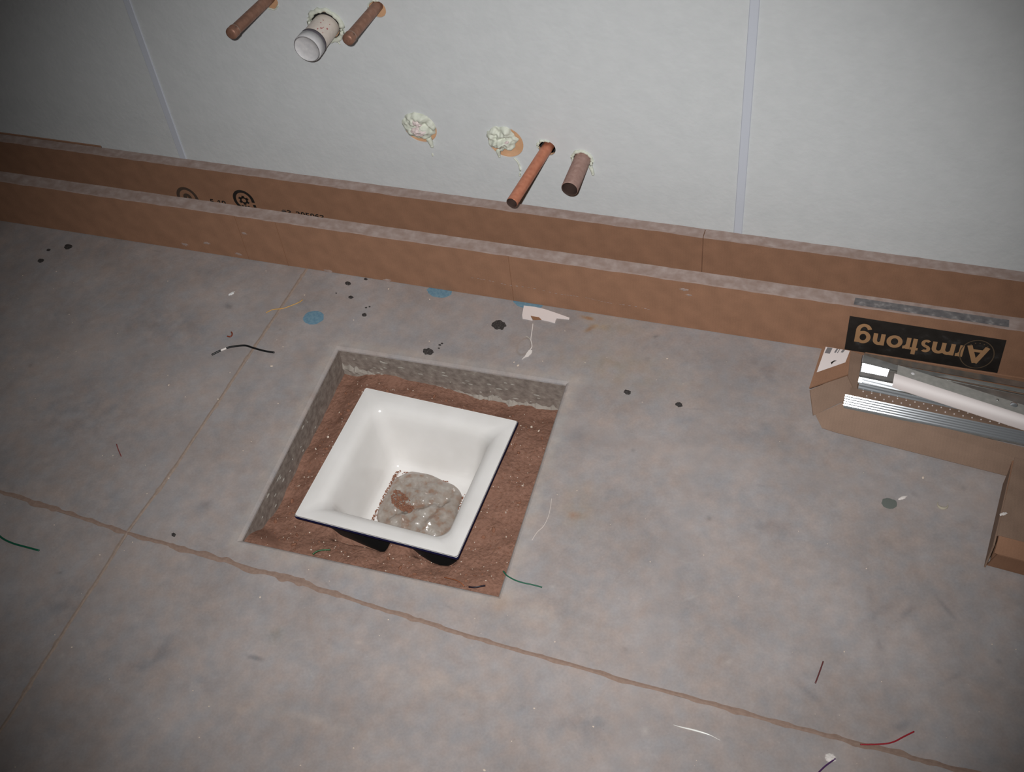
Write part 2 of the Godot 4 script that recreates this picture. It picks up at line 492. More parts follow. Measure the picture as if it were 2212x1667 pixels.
# ------------------------------------------------------------------ setting
const JA := [-0.368, 0.0, -0.3783, 0.2123, -0.3920, 0.4815, -0.4031, 0.7234, -0.4180, 0.8885, -0.4236, 1.1020, -0.4276, 1.2422, -0.55, 4.3]
const JB := [-3.0, 0.66, -0.6916, 0.8667, -0.4180, 0.8885, -0.1247, 0.9034, 0.2081, 0.9285, 0.4637, 0.9397, 0.7150, 0.9491, 0.9124, 0.9535, 3.0, 0.99]
const PIT := [-0.2266, 0.4024, 0.2232, 0.3895, 0.2400, 0.8470, -0.2166, 0.8520]   # back left, back right, front right, front left

func floor_uv(st: SurfaceTool, p: Vector2) -> void:
	st.set_uv(p / 0.9)
	st.set_uv2(Vector2((p.x - SX) / SW, p.y / SD))

func grow_pit(d: float) -> PackedVector2Array:
	var p := pv(PIT)
	return PackedVector2Array([p[0] + Vector2(-d, -d), p[1] + Vector2(d, -d), p[2] + Vector2(d, d), p[3] + Vector2(-d, d)])

func build_floor() -> void:
	var f := setting("floor", "grey trowelled concrete floor slab cut by two dirty joints and a square pit")
	var a := pv(JA); var b := pv(JB)
	var g := Vector2(0.0026, 0.0)
	var k := Vector2(0.0, 0.0026)
	# the four slabs between the sawn joints
	var back_left := PackedVector2Array([Vector2(-3, 0), a[0] - g, a[1] - g, a[2] - g, a[3] - g, a[4] - g - k, b[1] - k, b[0] - k])
	var front_left := PackedVector2Array([b[0] + k, b[1] + k, a[4] - g + k, a[5] - g, a[6] - g, Vector2(-0.55, 4.3) - g, Vector2(-3, 4.3)])
	var front_right := PackedVector2Array([a[4] + g + k, b[3] + k, b[4] + k, b[5] + k, b[6] + k, b[7] + k, b[8] + k, Vector2(3, 4.3), Vector2(-0.55, 4.3) + g, a[6] + g, a[5] + g])
	for poly in [back_left, front_left, front_right]:
		var st := begin()
		plate(st, poly, -0.12, 0.0, true)
		mi("slab", done(st), M.concrete, f)
	var q := grow_pit(0.006)
	var st := begin()
	var mid := 0.03
	var qb := q[0].lerp(q[1], (mid - q[0].x) / (q[1].x - q[0].x))
	var qf := q[3].lerp(q[2], (mid - q[3].x) / (q[2].x - q[3].x))
	var bm := b[3].lerp(b[4], (mid - b[3].x) / (b[4].x - b[3].x))
	plate(st, PackedVector2Array([a[0] + g, Vector2(mid, 0), qb, q[0], q[3], qf, bm - k, b[3] - k, a[4] + g - k, a[3] + g, a[2] + g, a[1] + g]), -0.003, 0.0, true)
	plate(st, PackedVector2Array([Vector2(mid, 0), Vector2(3, 0), b[8] - k, b[7] - k, b[6] - k, b[5] - k, b[4] - k, bm - k, qf, q[2], q[1], qb]), -0.003, 0.0, true)
	# worn rounded lip of the pit
	var p := pv(PIT)
	for i in 4:
		var j := (i + 1) % 4
		var c := Vector2(0.005, 0.62)
		var o := Vector3(c.x - (p[i].x + p[j].x) / 2, 0.1, c.y - (p[i].y + p[j].y) / 2)
		var prof := [[q, 0.0], [grow_pit(0.003), -0.0012], [grow_pit(0.0008), -0.0035], [p, -0.007]]
		for r in 3:
			var A: PackedVector2Array = prof[r][0]; var B: PackedVector2Array = prof[r + 1][0]
			var vs := [Vector3(A[i].x, prof[r][1], A[i].y), Vector3(A[j].x, prof[r][1], A[j].y), Vector3(B[j].x, prof[r + 1][1], B[j].y), Vector3(B[i].x, prof[r + 1][1], B[i].y)]
			var n: Vector3 = (vs[0] - vs[2]).cross(vs[0] - vs[1])
			if n.dot(o + Vector3(0, 0.4, 0)) < 0.0: vs.reverse()
			for t in [0, 1, 2, 0, 2, 3]:
				floor_uv(st, Vector2(vs[t].x, vs[t].z))
				st.add_vertex(vs[t])
	mi("slab", done(st), M.concrete, f)
	# pit sides
	for i in 4:
		var j := (i + 1) % 4
		var s2 := begin()
		var o := Vector3(0.005 - (p[i].x + p[j].x) / 2, 0, 0.62 - (p[i].y + p[j].y) / 2)
		var n := 14
		for t in n:
			var A := p[i].lerp(p[j], float(t) / n); var B := p[i].lerp(p[j], float(t + 1) / n)
			quad(s2, Vector3(A.x, -0.006, A.y), Vector3(B.x, -0.006, B.y), Vector3(B.x, -0.26, B.y), Vector3(A.x, -0.26, A.y), o)
		mi("pit_side", done(s2), M.pit, f)
	var s3 := begin()
	bev_box(s3, Vector3(6.4, 0.05, 4.8), 0.004, Transform3D(Basis(), Vector3(0, -0.29, 2.1)))
	mi("subgrade", done(s3), M.soil, f)
	# dirt packed in and spilling out of the joints
	joint(f, a, M.joint_dust, 0.0034, 0.0022, 4.0, "joint_dirt", 0.0)
	joint(f, b, M.joint_soil, 0.0042, 0.0034, 9.0, "joint_dirt", 1.0)
	# broken cement edge along the foot of the back side of the pit
	var s4 := begin()
	var prev := []
	for t in 121:
		var u := t / 120.0
		var P := p[0].lerp(p[1], u)
		var e := clampf(0.5 + 0.9 * nz.get_noise_2d(t * 9.0, 5.0), 0.0, 1.0)
		var e2 := clampf(0.5 + 0.9 * nz.get_noise_2d(t * 23.0, 65.0), 0.0, 1.0)
		var deep := -0.056 - 0.026 * smoothstep(0.02, 0.3, u)
		var row := [Vector3(P.x, deep + 0.006 + 0.012 * e2 * e2, P.y + 0.0004), Vector3(P.x, deep + 0.002, P.y + 0.002 + 0.008 * e * e2), Vector3(P.x, deep - 0.006, P.y + 0.001 + 0.034 * e * e2 * smoothstep(0.18, 0.36, u) + 0.004 * e), Vector3(P.x, deep - 0.03, P.y + 0.002)]
		if prev.size():
			for r in 3: quad(s4, prev[r], row[r], row[r + 1], prev[r + 1], Vector3(0, 0.5, 1))
		prev = row
	mi("cement_edge", done(s4), M.lip, f)
	rng.seed = 52
	var s8 := begin(true)
	for t in 46:
		var onback := t < 30
		var u := rng.randf_range(0.06, 0.95)
		var P: Vector2 = p[0].lerp(p[1], u) if onback else p[0].lerp(p[3], u)
		var y := rng.randf_range(-0.062, -0.012) - (0.014 * u if onback else 0.0)
		var w := rng.randf_range(0.0012, 0.0042)
		var ax: Vector3 = Vector3.RIGHT if onback else Vector3.BACK
		var nn: Vector3 = Vector3.BACK if onback else Vector3.RIGHT
		lump(s8, Vector3(P.x, y, P.y) + nn * 0.0003, ax, Vector3.UP, nn, w * rng.randf_range(1.0, 2.2), w * 0.6, 0.0012, 0.5, 0.3, u * 9.0, 1.5, 14, 3)
	var fk := mi("cement_fleck", done(s8), M.lip, f)
	fk.set_meta("kind", "stuff")
	# spots sprayed or dropped on the concrete
	for s in [[-0.3079, 0.3361, 0.0205, 0.0195], [-0.0867, 0.2120, 0.026, 0.0165], [0.0953, 0.2020, 0.031, 0.0185]]:
		var s5 := begin(true)
		lump(s5, Vector3(s[0], 0.0001, s[1]), Vector3.RIGHT, Vector3.BACK, Vector3.UP, s[2], s[3], 0.0005, 0.12, 0.15, s[0] * 7.0, 1.4, 48, 4)
		var o := mi("paint_spot", done(s5), M.blue, f)
		o.set_meta("label", "round blue marking paint spot")
	for s in [[-0.9201, 0.2569, 0.0088], [-0.9575, 0.2753, 0.0043], [-0.9561, 0.3089, 0.0066], [-0.2771, 0.2304, 0.006], [-0.2561, 0.2664, 0.0048], [-0.2462, 0.2112, 0.0036], [-0.2108, 0.3065, 0.005], [0.0576, 0.2742, 0.0135],
		[-0.0529, 0.3706, 0.0098], [0.338, 0.384, 0.0062], [0.4348, 0.3916, 0.0062], [-0.0369, 0.3497, 0.0026], [-0.0358, 0.3581, 0.002], [-0.034, 0.345, 0.0024], [-0.3361, 0.8725, 0.0042], [-0.209, 0.283, 0.002], [-0.215, 0.287, 0.0024], [-0.29, 0.262, 0.0018]]:
		var s6 := begin(true)
		lump(s6, Vector3(s[0], 0.0001, s[1]), Vector3(1, 0, 0.35).normalized(), Vector3(-0.35, 0, 1).normalized(), Vector3.UP, s[2] * 1.1, s[2] * 0.85, 0.0006, 0.30, 0.4, s[0] * 11.0 + s[1] * 5.0, 1.3, 30, 4)
		var o := mi("tar_spot", done(s6), M.tar, f)
		o.set_meta("label", "dark tar drop")
	var s7 := begin(true)
	lump(s7, Vector3(0.8124, 0.0001, 0.5203), Vector3.RIGHT, Vector3.BACK, Vector3.UP, 0.0122, 0.0108, 0.0004, 0.12, 0.2, 4.0, 2.0, 36, 4)
	mi("paint_spot", done(s7), M.stain_green, f).set_meta("label", "grey green paint spot")

func joint(f: Node3D, pts: PackedVector2Array, m: Material, w0: float, w1: float, fq: float, called: String, sd: float) -> void:
	var st := begin()
	var prev := []
	for i in pts.size() - 1:
		var seg := pts[i].distance_to(pts[i + 1])
		var n := clampi(int(seg / 0.004), 1, 220)
		var d := (pts[i + 1] - pts[i]).normalized()
		var nn := Vector2(-d.y, d.x)
		for t in n + 1:
			if i > 0 and t == 0: continue
			var P := pts[i].lerp(pts[i + 1], float(t) / n)
			var s := (P.x + P.y * 2.0) * 1000.0
			var big := 1.0 + 0.9 * maxf(0.0, nz.get_noise_2d(s * 0.6, sd * 40.0))
			if sd > 0.5 and P.x > -0.33 and P.x < -0.08: big += 1.1 * (0.5 + 0.5 * nz.get_noise_2d(s * 1.7, 90.0))
			var l := maxf(0.0030, (w0 * 0.75 + w1 * nz.get_noise_2d(s * 2.2, 10.0 + sd * 33.0)) * big)
			var r := maxf(0.0030, (w0 * 0.75 + w1 * nz.get_noise_2d(s * 2.2, 70.0 + sd * 33.0)) * big)
			var c := P + nn * 0.001 * nz.get_noise_2d(s * 0.5, 5.0)
			var A := c - nn * l; var B := c + nn * r
			var row := [Vector3(A.x, 0.0003, A.y), Vector3(c.x, 0.0009, c.y), Vector3(B.x, 0.0003, B.y)]
			if prev.size():
				quad(st, prev[0], row[0], row[1], prev[1], Vector3.UP)
				quad(st, prev[1], row[1], row[2], prev[2], Vector3.UP)
			prev = row
	mi(called, done(st), m, f)

func build_walls() -> void:
	var w := setting("wall_back", "white glossy panelled wall behind the cartons, drilled for pipe stubs")
	var H := 2.6
	var tl := -0.7535; var tr := 0.4638
	for e in [[-3.0, tl - 0.002], [tr + 0.002, 3.0]]:
		var st := begin()
		bev_box(st, Vector3(e[1] - e[0], H, 0.0025), 0.0005, Transform3D(Basis(), Vector3((e[0] + e[1]) / 2, H / 2 + 0.005, -0.00125)))
		mi("panel", done(st), M.panel, w)
	var holes := [[-0.4353, 0.4808, 0.0165], [-0.2172, 0.4870, 0.0175], [-0.3278, 0.4423, 0.0345], [-0.1724, 0.2293, 0.0355], [0.0047, 0.2198, 0.0362], [0.0880, 0.2176, 0.0175], [0.1572, 0.2011, 0.0205]]
	var c := CSGBox3D.new()
	c.name = "panel"
	c.size = Vector3(tr - tl - 0.004, H, 0.0025)
	c.position = Vector3((tl + tr) / 2, H / 2 + 0.005, -0.00125)
	c.material = M.panel
	for h in holes:
		var y := CSGCylinder3D.new()
		y.operation = CSGShape3D.OPERATION_SUBTRACTION
		y.radius = h[2]; y.height = 0.05; y.sides = 40
		y.rotation.x = PI / 2
		y.position = Vector3(h[0], h[1], 0) - c.position
		y.material = M.panel
		c.add_child(y)
	w.add_child(c, true)
	var b := CSGBox3D.new()
	b.name = "backing_board"
	b.size = Vector3(6.0, H, 0.012)
	b.position = Vector3(0, H / 2 + 0.005, -0.0105)
	b.material = M.board
	for h in [holes[5], holes[6]]:
		var y := CSGCylinder3D.new()
		y.operation = CSGShape3D.OPERATION_SUBTRACTION
		y.radius = h[2] * 1.3; y.height = 0.05; y.sides = 32
		y.rotation.x = PI / 2
		y.position = Vector3(h[0], h[1], 0) - b.position
		y.material = M.board
		b.add_child(y)
	w.add_child(b, true)
	var st := begin()
	bev_box(st, Vector3(6.2, H + 0.1, 0.08), 0.002, Transform3D(Basis(), Vector3(0, H / 2, -0.12)))
	mi("stud_wall", done(st), M.void_dark, w)
	# joint strips between the panels
	var n := 1
	for x in [tl, tr]:
		var s := begin()
		bev_box(s, Vector3(0.0165, H, 0.0034), 0.0013, Transform3D(Basis(), Vector3(x, H / 2 + 0.005, 0.0012)))
		var o := mi("trim_%d" % n, done(s), M.trim)
		tag(o, ["pale bluish plastic joint strip on wall left of the capped pipes", "pale plastic joint strip on wall right of the open pipes"][n - 1], "", "", "structure")
		n += 1
	for e in [["wall_left", Vector3(0.1, 2.7, 4.5), Vector3(-3.05, 1.35, 2.1)], ["wall_right", Vector3(0.1, 2.7, 4.5), Vector3(3.05, 1.35, 2.1)], ["wall_front", Vector3(6.2, 2.7, 0.1), Vector3(0, 1.35, 4.35)], ["ceiling", Vector3(6.2, 0.1, 4.7), Vector3(0, 2.7, 2.1)]]:
		var s := begin()
		bev_box(s, e[1], 0.004, Transform3D(Basis(), e[2]))
		var o := mi(e[0], done(s), M.paint_wall)
		tag(o, "plain painted %s of the room" % e[0].replace("_", " "), "", "", "structure")

# ------------------------------------------------------------------ pit, soil and sink
const SINK := Vector3(0.0, -0.0188, 0.6267)
const SINK_TURN := 0.0378

func soil_y(x: float, z: float) -> float:
	var y := -0.056
	y -= 0.024 * smoothstep(-0.16, 0.08, x) * (1.0 - smoothstep(0.40, 0.50, z))
	y += 0.010 * smoothstep(0.76, 0.845, z)
	y += 0.034 * smoothstep(0.785, 0.85, z) * smoothstep(-0.14, -0.21, x)
	y -= 0.014 * smoothstep(-0.17, -0.215, x) * smoothstep(0.78, 0.72, z)
	# undercut hollows in front of the bowl
	y -= 0.048 * smoothstep(-0.105, -0.085, x) * smoothstep(0.012, -0.004, x) * smoothstep(0.785, 0.768, z) * smoothstep(0.72, 0.74, z) * (0.55 + 0.9 * smoothstep(-0.1, -0.01, x))
	y -= 0.050 * smoothstep(0.045, 0.085, x) * smoothstep(0.135, 0.122, x) * smoothstep(0.783, 0.766, z) * smoothstep(0.72, 0.74, z)
	y += 0.006 * exp(-pow((x - 0.03) / 0.02, 2.0)) * exp(-pow((z - 0.765) / 0.015, 2.0))
	y += 0.007 * nz.get_noise_2d(x * 500.0, z * 500.0) + 0.004 * nz.get_noise_2d(x * 1800.0, z * 1800.0 + 50.0)
	return minf(y, -0.012)

func in_sink(x: float, z: float, half: float) -> bool:
	var p := Vector2(x - SINK.x, z - SINK.z).rotated(SINK_TURN)
	return absf(p.x) < half and absf(p.y) < half

func rrect(half: float, rad: float, y: float) -> PackedVector3Array:
	var r := PackedVector3Array()
	var c := half - rad
	for q in 4:
		var cx: float = [c, -c, -c, c][q]; var cz: float = [c, c, -c, -c][q]
		for k in 9:
			var a := PI / 2 * q + PI / 2 * k / 8.0
			r.append(Vector3(cx + cos(a) * rad, y, cz + sin(a) * rad))
		# points along the straight side
		var nx: float = [-c, -c, c, c][q]; var nzv: float = [c, -c, -c, c][q]
		var e := r[r.size() - 1]
		var a2 := PI / 2 * (q + 1)
		var t := Vector3(nx + cos(a2) * rad, y, nzv + sin(a2) * rad)
		for k in range(1, 6): r.append(e.lerp(t, k / 6.0))
	return r

func build_soil() -> void:
	var st := begin(true)
	var n := 130
	var p := pv(PIT)
	var P := []
	for j in n + 1:
		var row := []
		for i in n + 1:
			var a := p[0].lerp(p[1], float(i) / n); var b := p[3].lerp(p[2], float(i) / n)
			var q := a.lerp(b, float(j) / n)
			row.append(Vector3(q.x, soil_y(q.x, q.y), q.y))
		P.append(row)
	for j in n:
		for i in n:
			var c: Vector3 = (P[j][i] + P[j + 1][i + 1]) / 2
			if in_sink(c.x, c.z, 0.1175): continue
			quad(st, P[j][i], P[j][i + 1], P[j + 1][i + 1], P[j + 1][i], Vector3.UP)
	var o := mi("soil", done(st), M.soil)
	tag(o, "reddish brown soil with pale grit filling the square pit around the sink", "soil", "", "stuff")
	# grit lying on it
	var ball := SphereMesh.new()
	ball.radius = 1.0; ball.height = 1.4; ball.radial_segments = 7; ball.rings = 4
	rng.seed = 99
	for kind in 2:
		var xs := []
		while xs.size() < (300 if kind == 0 else 420):
			var x := rng.randf_range(-0.205, 0.222); var z := rng.randf_range(0.42, 0.838)
			if in_sink(x, z, 0.135): continue
			var s := rng.randf_range(0.0005, 0.0014) if rng.randf() < 0.93 else rng.randf_range(0.0016, 0.003)
			if kind == 1: s *= 1.5
			var bs := Basis.from_euler(Vector3(rng.randf() * 3, rng.randf() * 3, rng.randf() * 3)).scaled_local(Vector3(s, s * rng.randf_range(0.5, 1.0), s * rng.randf_range(0.6, 1.5)))
			xs.append(Transform3D(bs, Vector3(x, soil_y(x, z) + s * 0.3, z)))
		var mm := MultiMesh.new()
		mm.transform_format = MultiMesh.TRANSFORM_3D
		mm.mesh = ball
		mm.instance_count = xs.size()
		for i in xs.size(): mm.set_instance_transform(i, xs[i])
		var node := MultiMeshInstance3D.new()
		node.multimesh = mm
		node.material_override = M.crumb if kind == 0 else M.soil_crumb
		node.name = "grit" if kind == 0 else "soil_clod"
		node.set_meta("kind", "stuff")
		o.add_child(node, true)

func build_sink() -> void:
	var t := thing("floor_sink", "square white enamelled floor sink with black outside standing in the pit", "sink", SINK)
	t.rotation.y = -SINK_TURN
	var h := 0.15255
	var prof := [[h, 0.0035, -0.0009], [h - 0.0006, 0.004, -0.0002], [h - 0.002, 0.005, 0.0], [h - 0.010, 0.006, -0.0003], [h - 0.020, 0.010, -0.0012], [h - 0.0275, 0.016, -0.0034], [h - 0.033, 0.021, -0.0072], [h - 0.0375, 0.024, -0.0135], [h - 0.0405, 0.025, -0.022], [h - 0.0435, 0.025, -0.034],
		[h - 0.0495, 0.024, -0.062], [h - 0.056, 0.022, -0.092], [h - 0.0605, 0.020, -0.110], [h - 0.0645, 0.018, -0.1215], [h - 0.070, 0.015, -0.1285], [h - 0.078, 0.012, -0.1315], [0.05, 0.03, -0.133]]
	var rings := []
	for q in prof: rings.append(rrect(q[0], q[1], q[2]))
	var st := begin(true)
	loft_up(st, rings)
	var centre := rings[rings.size() - 1] as PackedVector3Array
	for j in centre.size(): tri(st, Vector3(0, -0.133, 0), centre[j], centre[(j + 1) % centre.size()], Vector3.UP)
	mi("bowl", done(st), M.enamel, t)
	var s2 := begin(true)
	loft(s2, [rrect(h, 0.0035, -0.0009), rrect(h + 0.0006, 0.004, -0.0022), rrect(h + 0.0006, 0.004, -0.0060), rrect(h - 0.0004, 0.004, -0.0092), rrect(h - 0.003, 0.004, -0.0105)])
	var e := mi("rim_edge", done(s2), M.enamel_edge, t)
	e.set_meta("label", "dark blue edge of the rim")
	var s3 := begin(true)
	var under := []
	for q in [[h - 0.003, 0.004, -0.0105], [0.145, 0.02, -0.0115], [0.140, 0.024, -0.013], [0.138, 0.025, -0.020], [0.132, 0.025, -0.06], [0.118, 0.024, -0.115], [0.10, 0.02, -0.145], [0.06, 0.02, -0.15]]:
		under.append(rrect(q[0], q[1], q[2]))
	loft(s3, under)
	mi("outer_shell", done(s3), M.iron, t).set_meta("label", "black cast iron outside of the bowl")
	# crumpled plastic over the drain, at the bottom of the bowl
	var s4 := begin(true)
	var segs := 110
	var rows := 44
	var R := []
	for i in rows + 1:
		var f := float(i) / rows
		var ring := PackedVector3Array()
		for j in segs:
			var a := TAU * j / segs
			var e2 := 1.0 + 0.06 * nz.get_noise_2d(cos(a) * 90.0 + 200.0, sin(a) * 90.0)
			var x := cos(a) * 0.0745 * f * e2 - 0.002; var z := sin(a) * 0.0750 * f * e2 - 0.0045
			var sq := 1.0 / pow(pow(absf(cos(a)), 5.0) + pow(absf(sin(a)), 5.0), 0.2)
			var corner := 1.0 if (cos(a) < 0.2 and sin(a) < 0.3) else 0.55
			x *= lerpf(1.0, minf(sq, 1.16), corner); z *= lerpf(1.0, minf(sq, 1.16), corner)
			var dome := 0.030 * sqrt(maxf(0.0, 1.0 - pow(f, 2.6)))
			var fold := 0.010 * (0.25 - absf(nz.get_noise_2d(x * 1700.0 + 40.0, z * 1700.0))) + 0.003 * (0.2 - absf(nz.get_noise_2d(x * 5200.0 + 140.0, z * 5200.0))) + 0.004 * nz.get_noise_2d(x * 900.0, z * 900.0 + 77.0)
			# a fold that runs across
			fold += 0.0045 * exp(-pow((z * 0.8 + x * 0.55 - 0.016) / 0.007, 2.0)) - 0.004 * exp(-pow((z * 0.8 + x * 0.55 - 0.004) / 0.008, 2.0))
			# raised edge of the sheet on the left, slack pleats on the right
			fold += 0.0050 * exp(-pow((f - 0.84) / 0.06, 2.0)) * smoothstep(0.1, -0.5, cos(a)) + 0.0042 * exp(-pow((x - 0.045 + z * 0.35) / 0.006, 2.0)) - 0.0035 * exp(-pow((x - 0.034 + z * 0.35) / 0.006, 2.0))
			ring.append(Vector3(x, -0.1325 + maxf(0.0005, dome * 0.62 + fold * sqrt(maxf(0.02, 1.0 - f * f))), z))
		R.append(ring)
	for i in rows:
		for j in segs:
			if i > 0: tri(s4, R[i][j], R[i][(j + 1) % segs], R[i + 1][j], Vector3.UP)
			tri(s4, R[i][(j + 1) % segs], R[i + 1][(j + 1) % segs], R[i + 1][j], Vector3.UP)
	var film := mi("plastic_sheet", done(s4), M.film)
	film.transform = t.transform
	tag(film, "crumpled dirty clear plastic sheet stuffed over the drain inside the sink", "plastic sheet")
	# soil crumbs fallen into the bowl
	var ball := SphereMesh.new()
	ball.radius = 1.0; ball.height = 1.5; ball.radial_segments = 7; ball.rings = 4
	rng.seed = 31
	var xs := []
	for i in 560:
		var x: float; var z: float
		var side := rng.randf()
		if side < 0.50:      # left foot
			x = -0.0775 + absf(rng.randfn(0.0, 0.0055)); z = rng.randf_range(-0.072, 0.075)
		elif side < 0.66:   # back foot
			z = -0.0765 + absf(rng.randfn(0.0, 0.003)); x = rng.randf_range(-0.075, 0.03)
		elif side < 0.86:   # right back corner
			x = 0.0765 - absf(rng.randfn(0.0, 0.007)); z = rng.randf_range(-0.060, 0.02)
		else:
			x = rng.randf_range(-0.076, 0.076); z = 0.0775 - absf(rng.randfn(0.0, 0.003))
		var s := rng.randf_range(0.0005, 0.0019)
		xs.append(Transform3D(Basis.from_euler(Vector3(rng.randf() * 3, rng.randf() * 3, 0)).scaled_local(Vector3(s, s * 0.7, s * 1.2)), Vector3(x, -0.1318 + s * 0.4 + rng.randf() * 0.0008, z)))
	for i in 620:          # a patch of soil in the fold of the sheet
		var a := rng.randf() * TAU; var r := sqrt(rng.randf())
		var x := -0.026 + cos(a) * 0.030 * r; var z := 0.004 + sin(a) * 0.012 * r * (1.25 - 0.75 * cos(a) * r) + (cos(a) * r) * 0.014
		var s := rng.randf_range(0.0006, 0.0021)
		xs.append(Transform3D(Basis.from_euler(Vector3(rng.randf() * 3, rng.randf() * 3, 0)).scaled_local(Vector3(s, s * 0.6, s * 1.2)), Vector3(x, -0.1325 + 0.0176 + 0.0016 * rng.randf(), z)))
	var mm := MultiMesh.new()
	mm.transform_format = MultiMesh.TRANSFORM_3D
	mm.mesh = ball
	mm.instance_count = xs.size()
	for i in xs.size(): mm.set_instance_transform(i, xs[i])
	var node := MultiMeshInstance3D.new()
	node.multimesh = mm
	node.material_override = M.soil_crumb
	node.name = numbered("soil_crumbs")
	node.transform = t.transform
	add_child(node)
	tag(node, "brown soil crumbs scattered in the bottom of the white sink", "soil", "", "stuff")

func loft_up(st: SurfaceTool, rings: Array) -> void:
	var n: int = rings[0].size()
	for i in rings.size() - 1:
		for j in n:
			var a: Vector3 = rings[i][j]; var b: Vector3 = rings[i][(j + 1) % n]
			var d: Vector3 = rings[i + 1][j]; var c: Vector3 = rings[i + 1][(j + 1) % n]
			var o := -Vector3(a.x + c.x, 0, a.z + c.z) + Vector3(0, 0.15, 0)
			tri(st, a, b, c, o)
			tri(st, a, c, d, o)

# ------------------------------------------------------------------ pipes and foam
func pipe(called: String, label: String, from: Vector3, to: Vector3, r: float, m: Material, open: bool, inner: Material, group := "") -> Node3D:
	var t := thing(called, label, "pipe", from, group)
	var ax := to - from
	var L := ax.length()
	var st := begin(true)
	if open:
		lathe(st, -ax.normalized() * 0.03, ax, [Vector2(0, r), Vector2(L * 0.5, r), Vector2(L + 0.028, r), Vector2(L + 0.0296, r * 0.985), Vector2(L + 0.030, r * 0.95)], 36)
		mi("tube", done(st), m, t)
		var s2 := begin(true)
		lathe(s2, -ax.normalized() * 0.03, ax, [Vector2(L + 0.030, r * 0.95), Vector2(L + 0.0296, r * 0.915), Vector2(L + 0.025, r * 0.90), Vector2(L * 0.3, r * 0.90)], 36, true)
		mi("bore", done(s2), inner, t)
	else:
		lathe(st, -ax.normalized() * 0.006, ax, [Vector2(0, r), Vector2(L * 0.5, r), Vector2(L - 0.006, r)], 32)
		mi("tube", done(st), m, t)
		var s2 := begin(true)
		var c := L - 0.014
		lathe(s2, V0, ax, [Vector2(c, r), Vector2(c, r * 1.10), Vector2(c + 0.011, r * 1.10), Vector2(c + 0.0135, r * 1.02), Vector2(c + 0.015, r * 0.82), Vector2(c + 0.0158, r * 0.5), Vector2(c + 0.016, 0.0001)], 32)
		mi("end_cap", done(s2), inner, t)
		var s3 := begin(true)
		lathe(s3, V0, ax, [Vector2(c - 0.0022, r * 0.99), Vector2(c - 0.0012, r * 1.06), Vector2(c + 0.0006, r * 1.12), Vector2(c + 0.0014, r * 1.09)], 32)
		mi("solder_ring", done(s3), M.solder, t)
	return t

func drip(st: SurfaceTool, pts: Array, r0: float, r1: float) -> void:
	var P := []
	var rr := []
	for i in pts.size():
		P.append(pts[i])
		rr.append(lerpf(r0, r1, float(i) / maxf(1.0, pts.size() - 1)))
	tube(st, P, rr, 10, false)
	var prof := []
	for i in 9:
		var a := PI * i / 8.0
		prof.append(Vector2(-cos(a) * r1 * 1.3, maxf(sin(a), 0.001) * r1 * 1.15))
	lathe(st, pts[pts.size() - 1], Vector3.DOWN, prof, 12)

# lumpy ring of foam round a pipe; from a0 to a1 as seen facing the wall
func foam_ring(st: SurfaceTool, c: Vector3, R: float, r: float, a0: float, a1: float, sd: float) -> void:
	var P := []
	var rr := []
	var n := 40
	for i in n + 1:
		var a := lerpf(a0, a1, float(i) / n)
		var k := 1.0 + 0.5 * noise3(Vector3(cos(a) * 2.2, sin(a) * 2.2, sd))
		var q := R * (1.0 + 0.10 * noise3(Vector3(cos(a) * 3.0, sin(a) * 3.0, sd + 4.0)))
		var ends := 1.0 if absf(a1 - a0) > 6.2 else clampf(minf(i, n - i) / 4.0 + 0.25, 0.25, 1.0)
		P.append(c + Vector3(cos(a) * q, sin(a) * q, r * 0.25))
		rr.append(r * k * ends)
	tube(st, P, rr, 12, true)

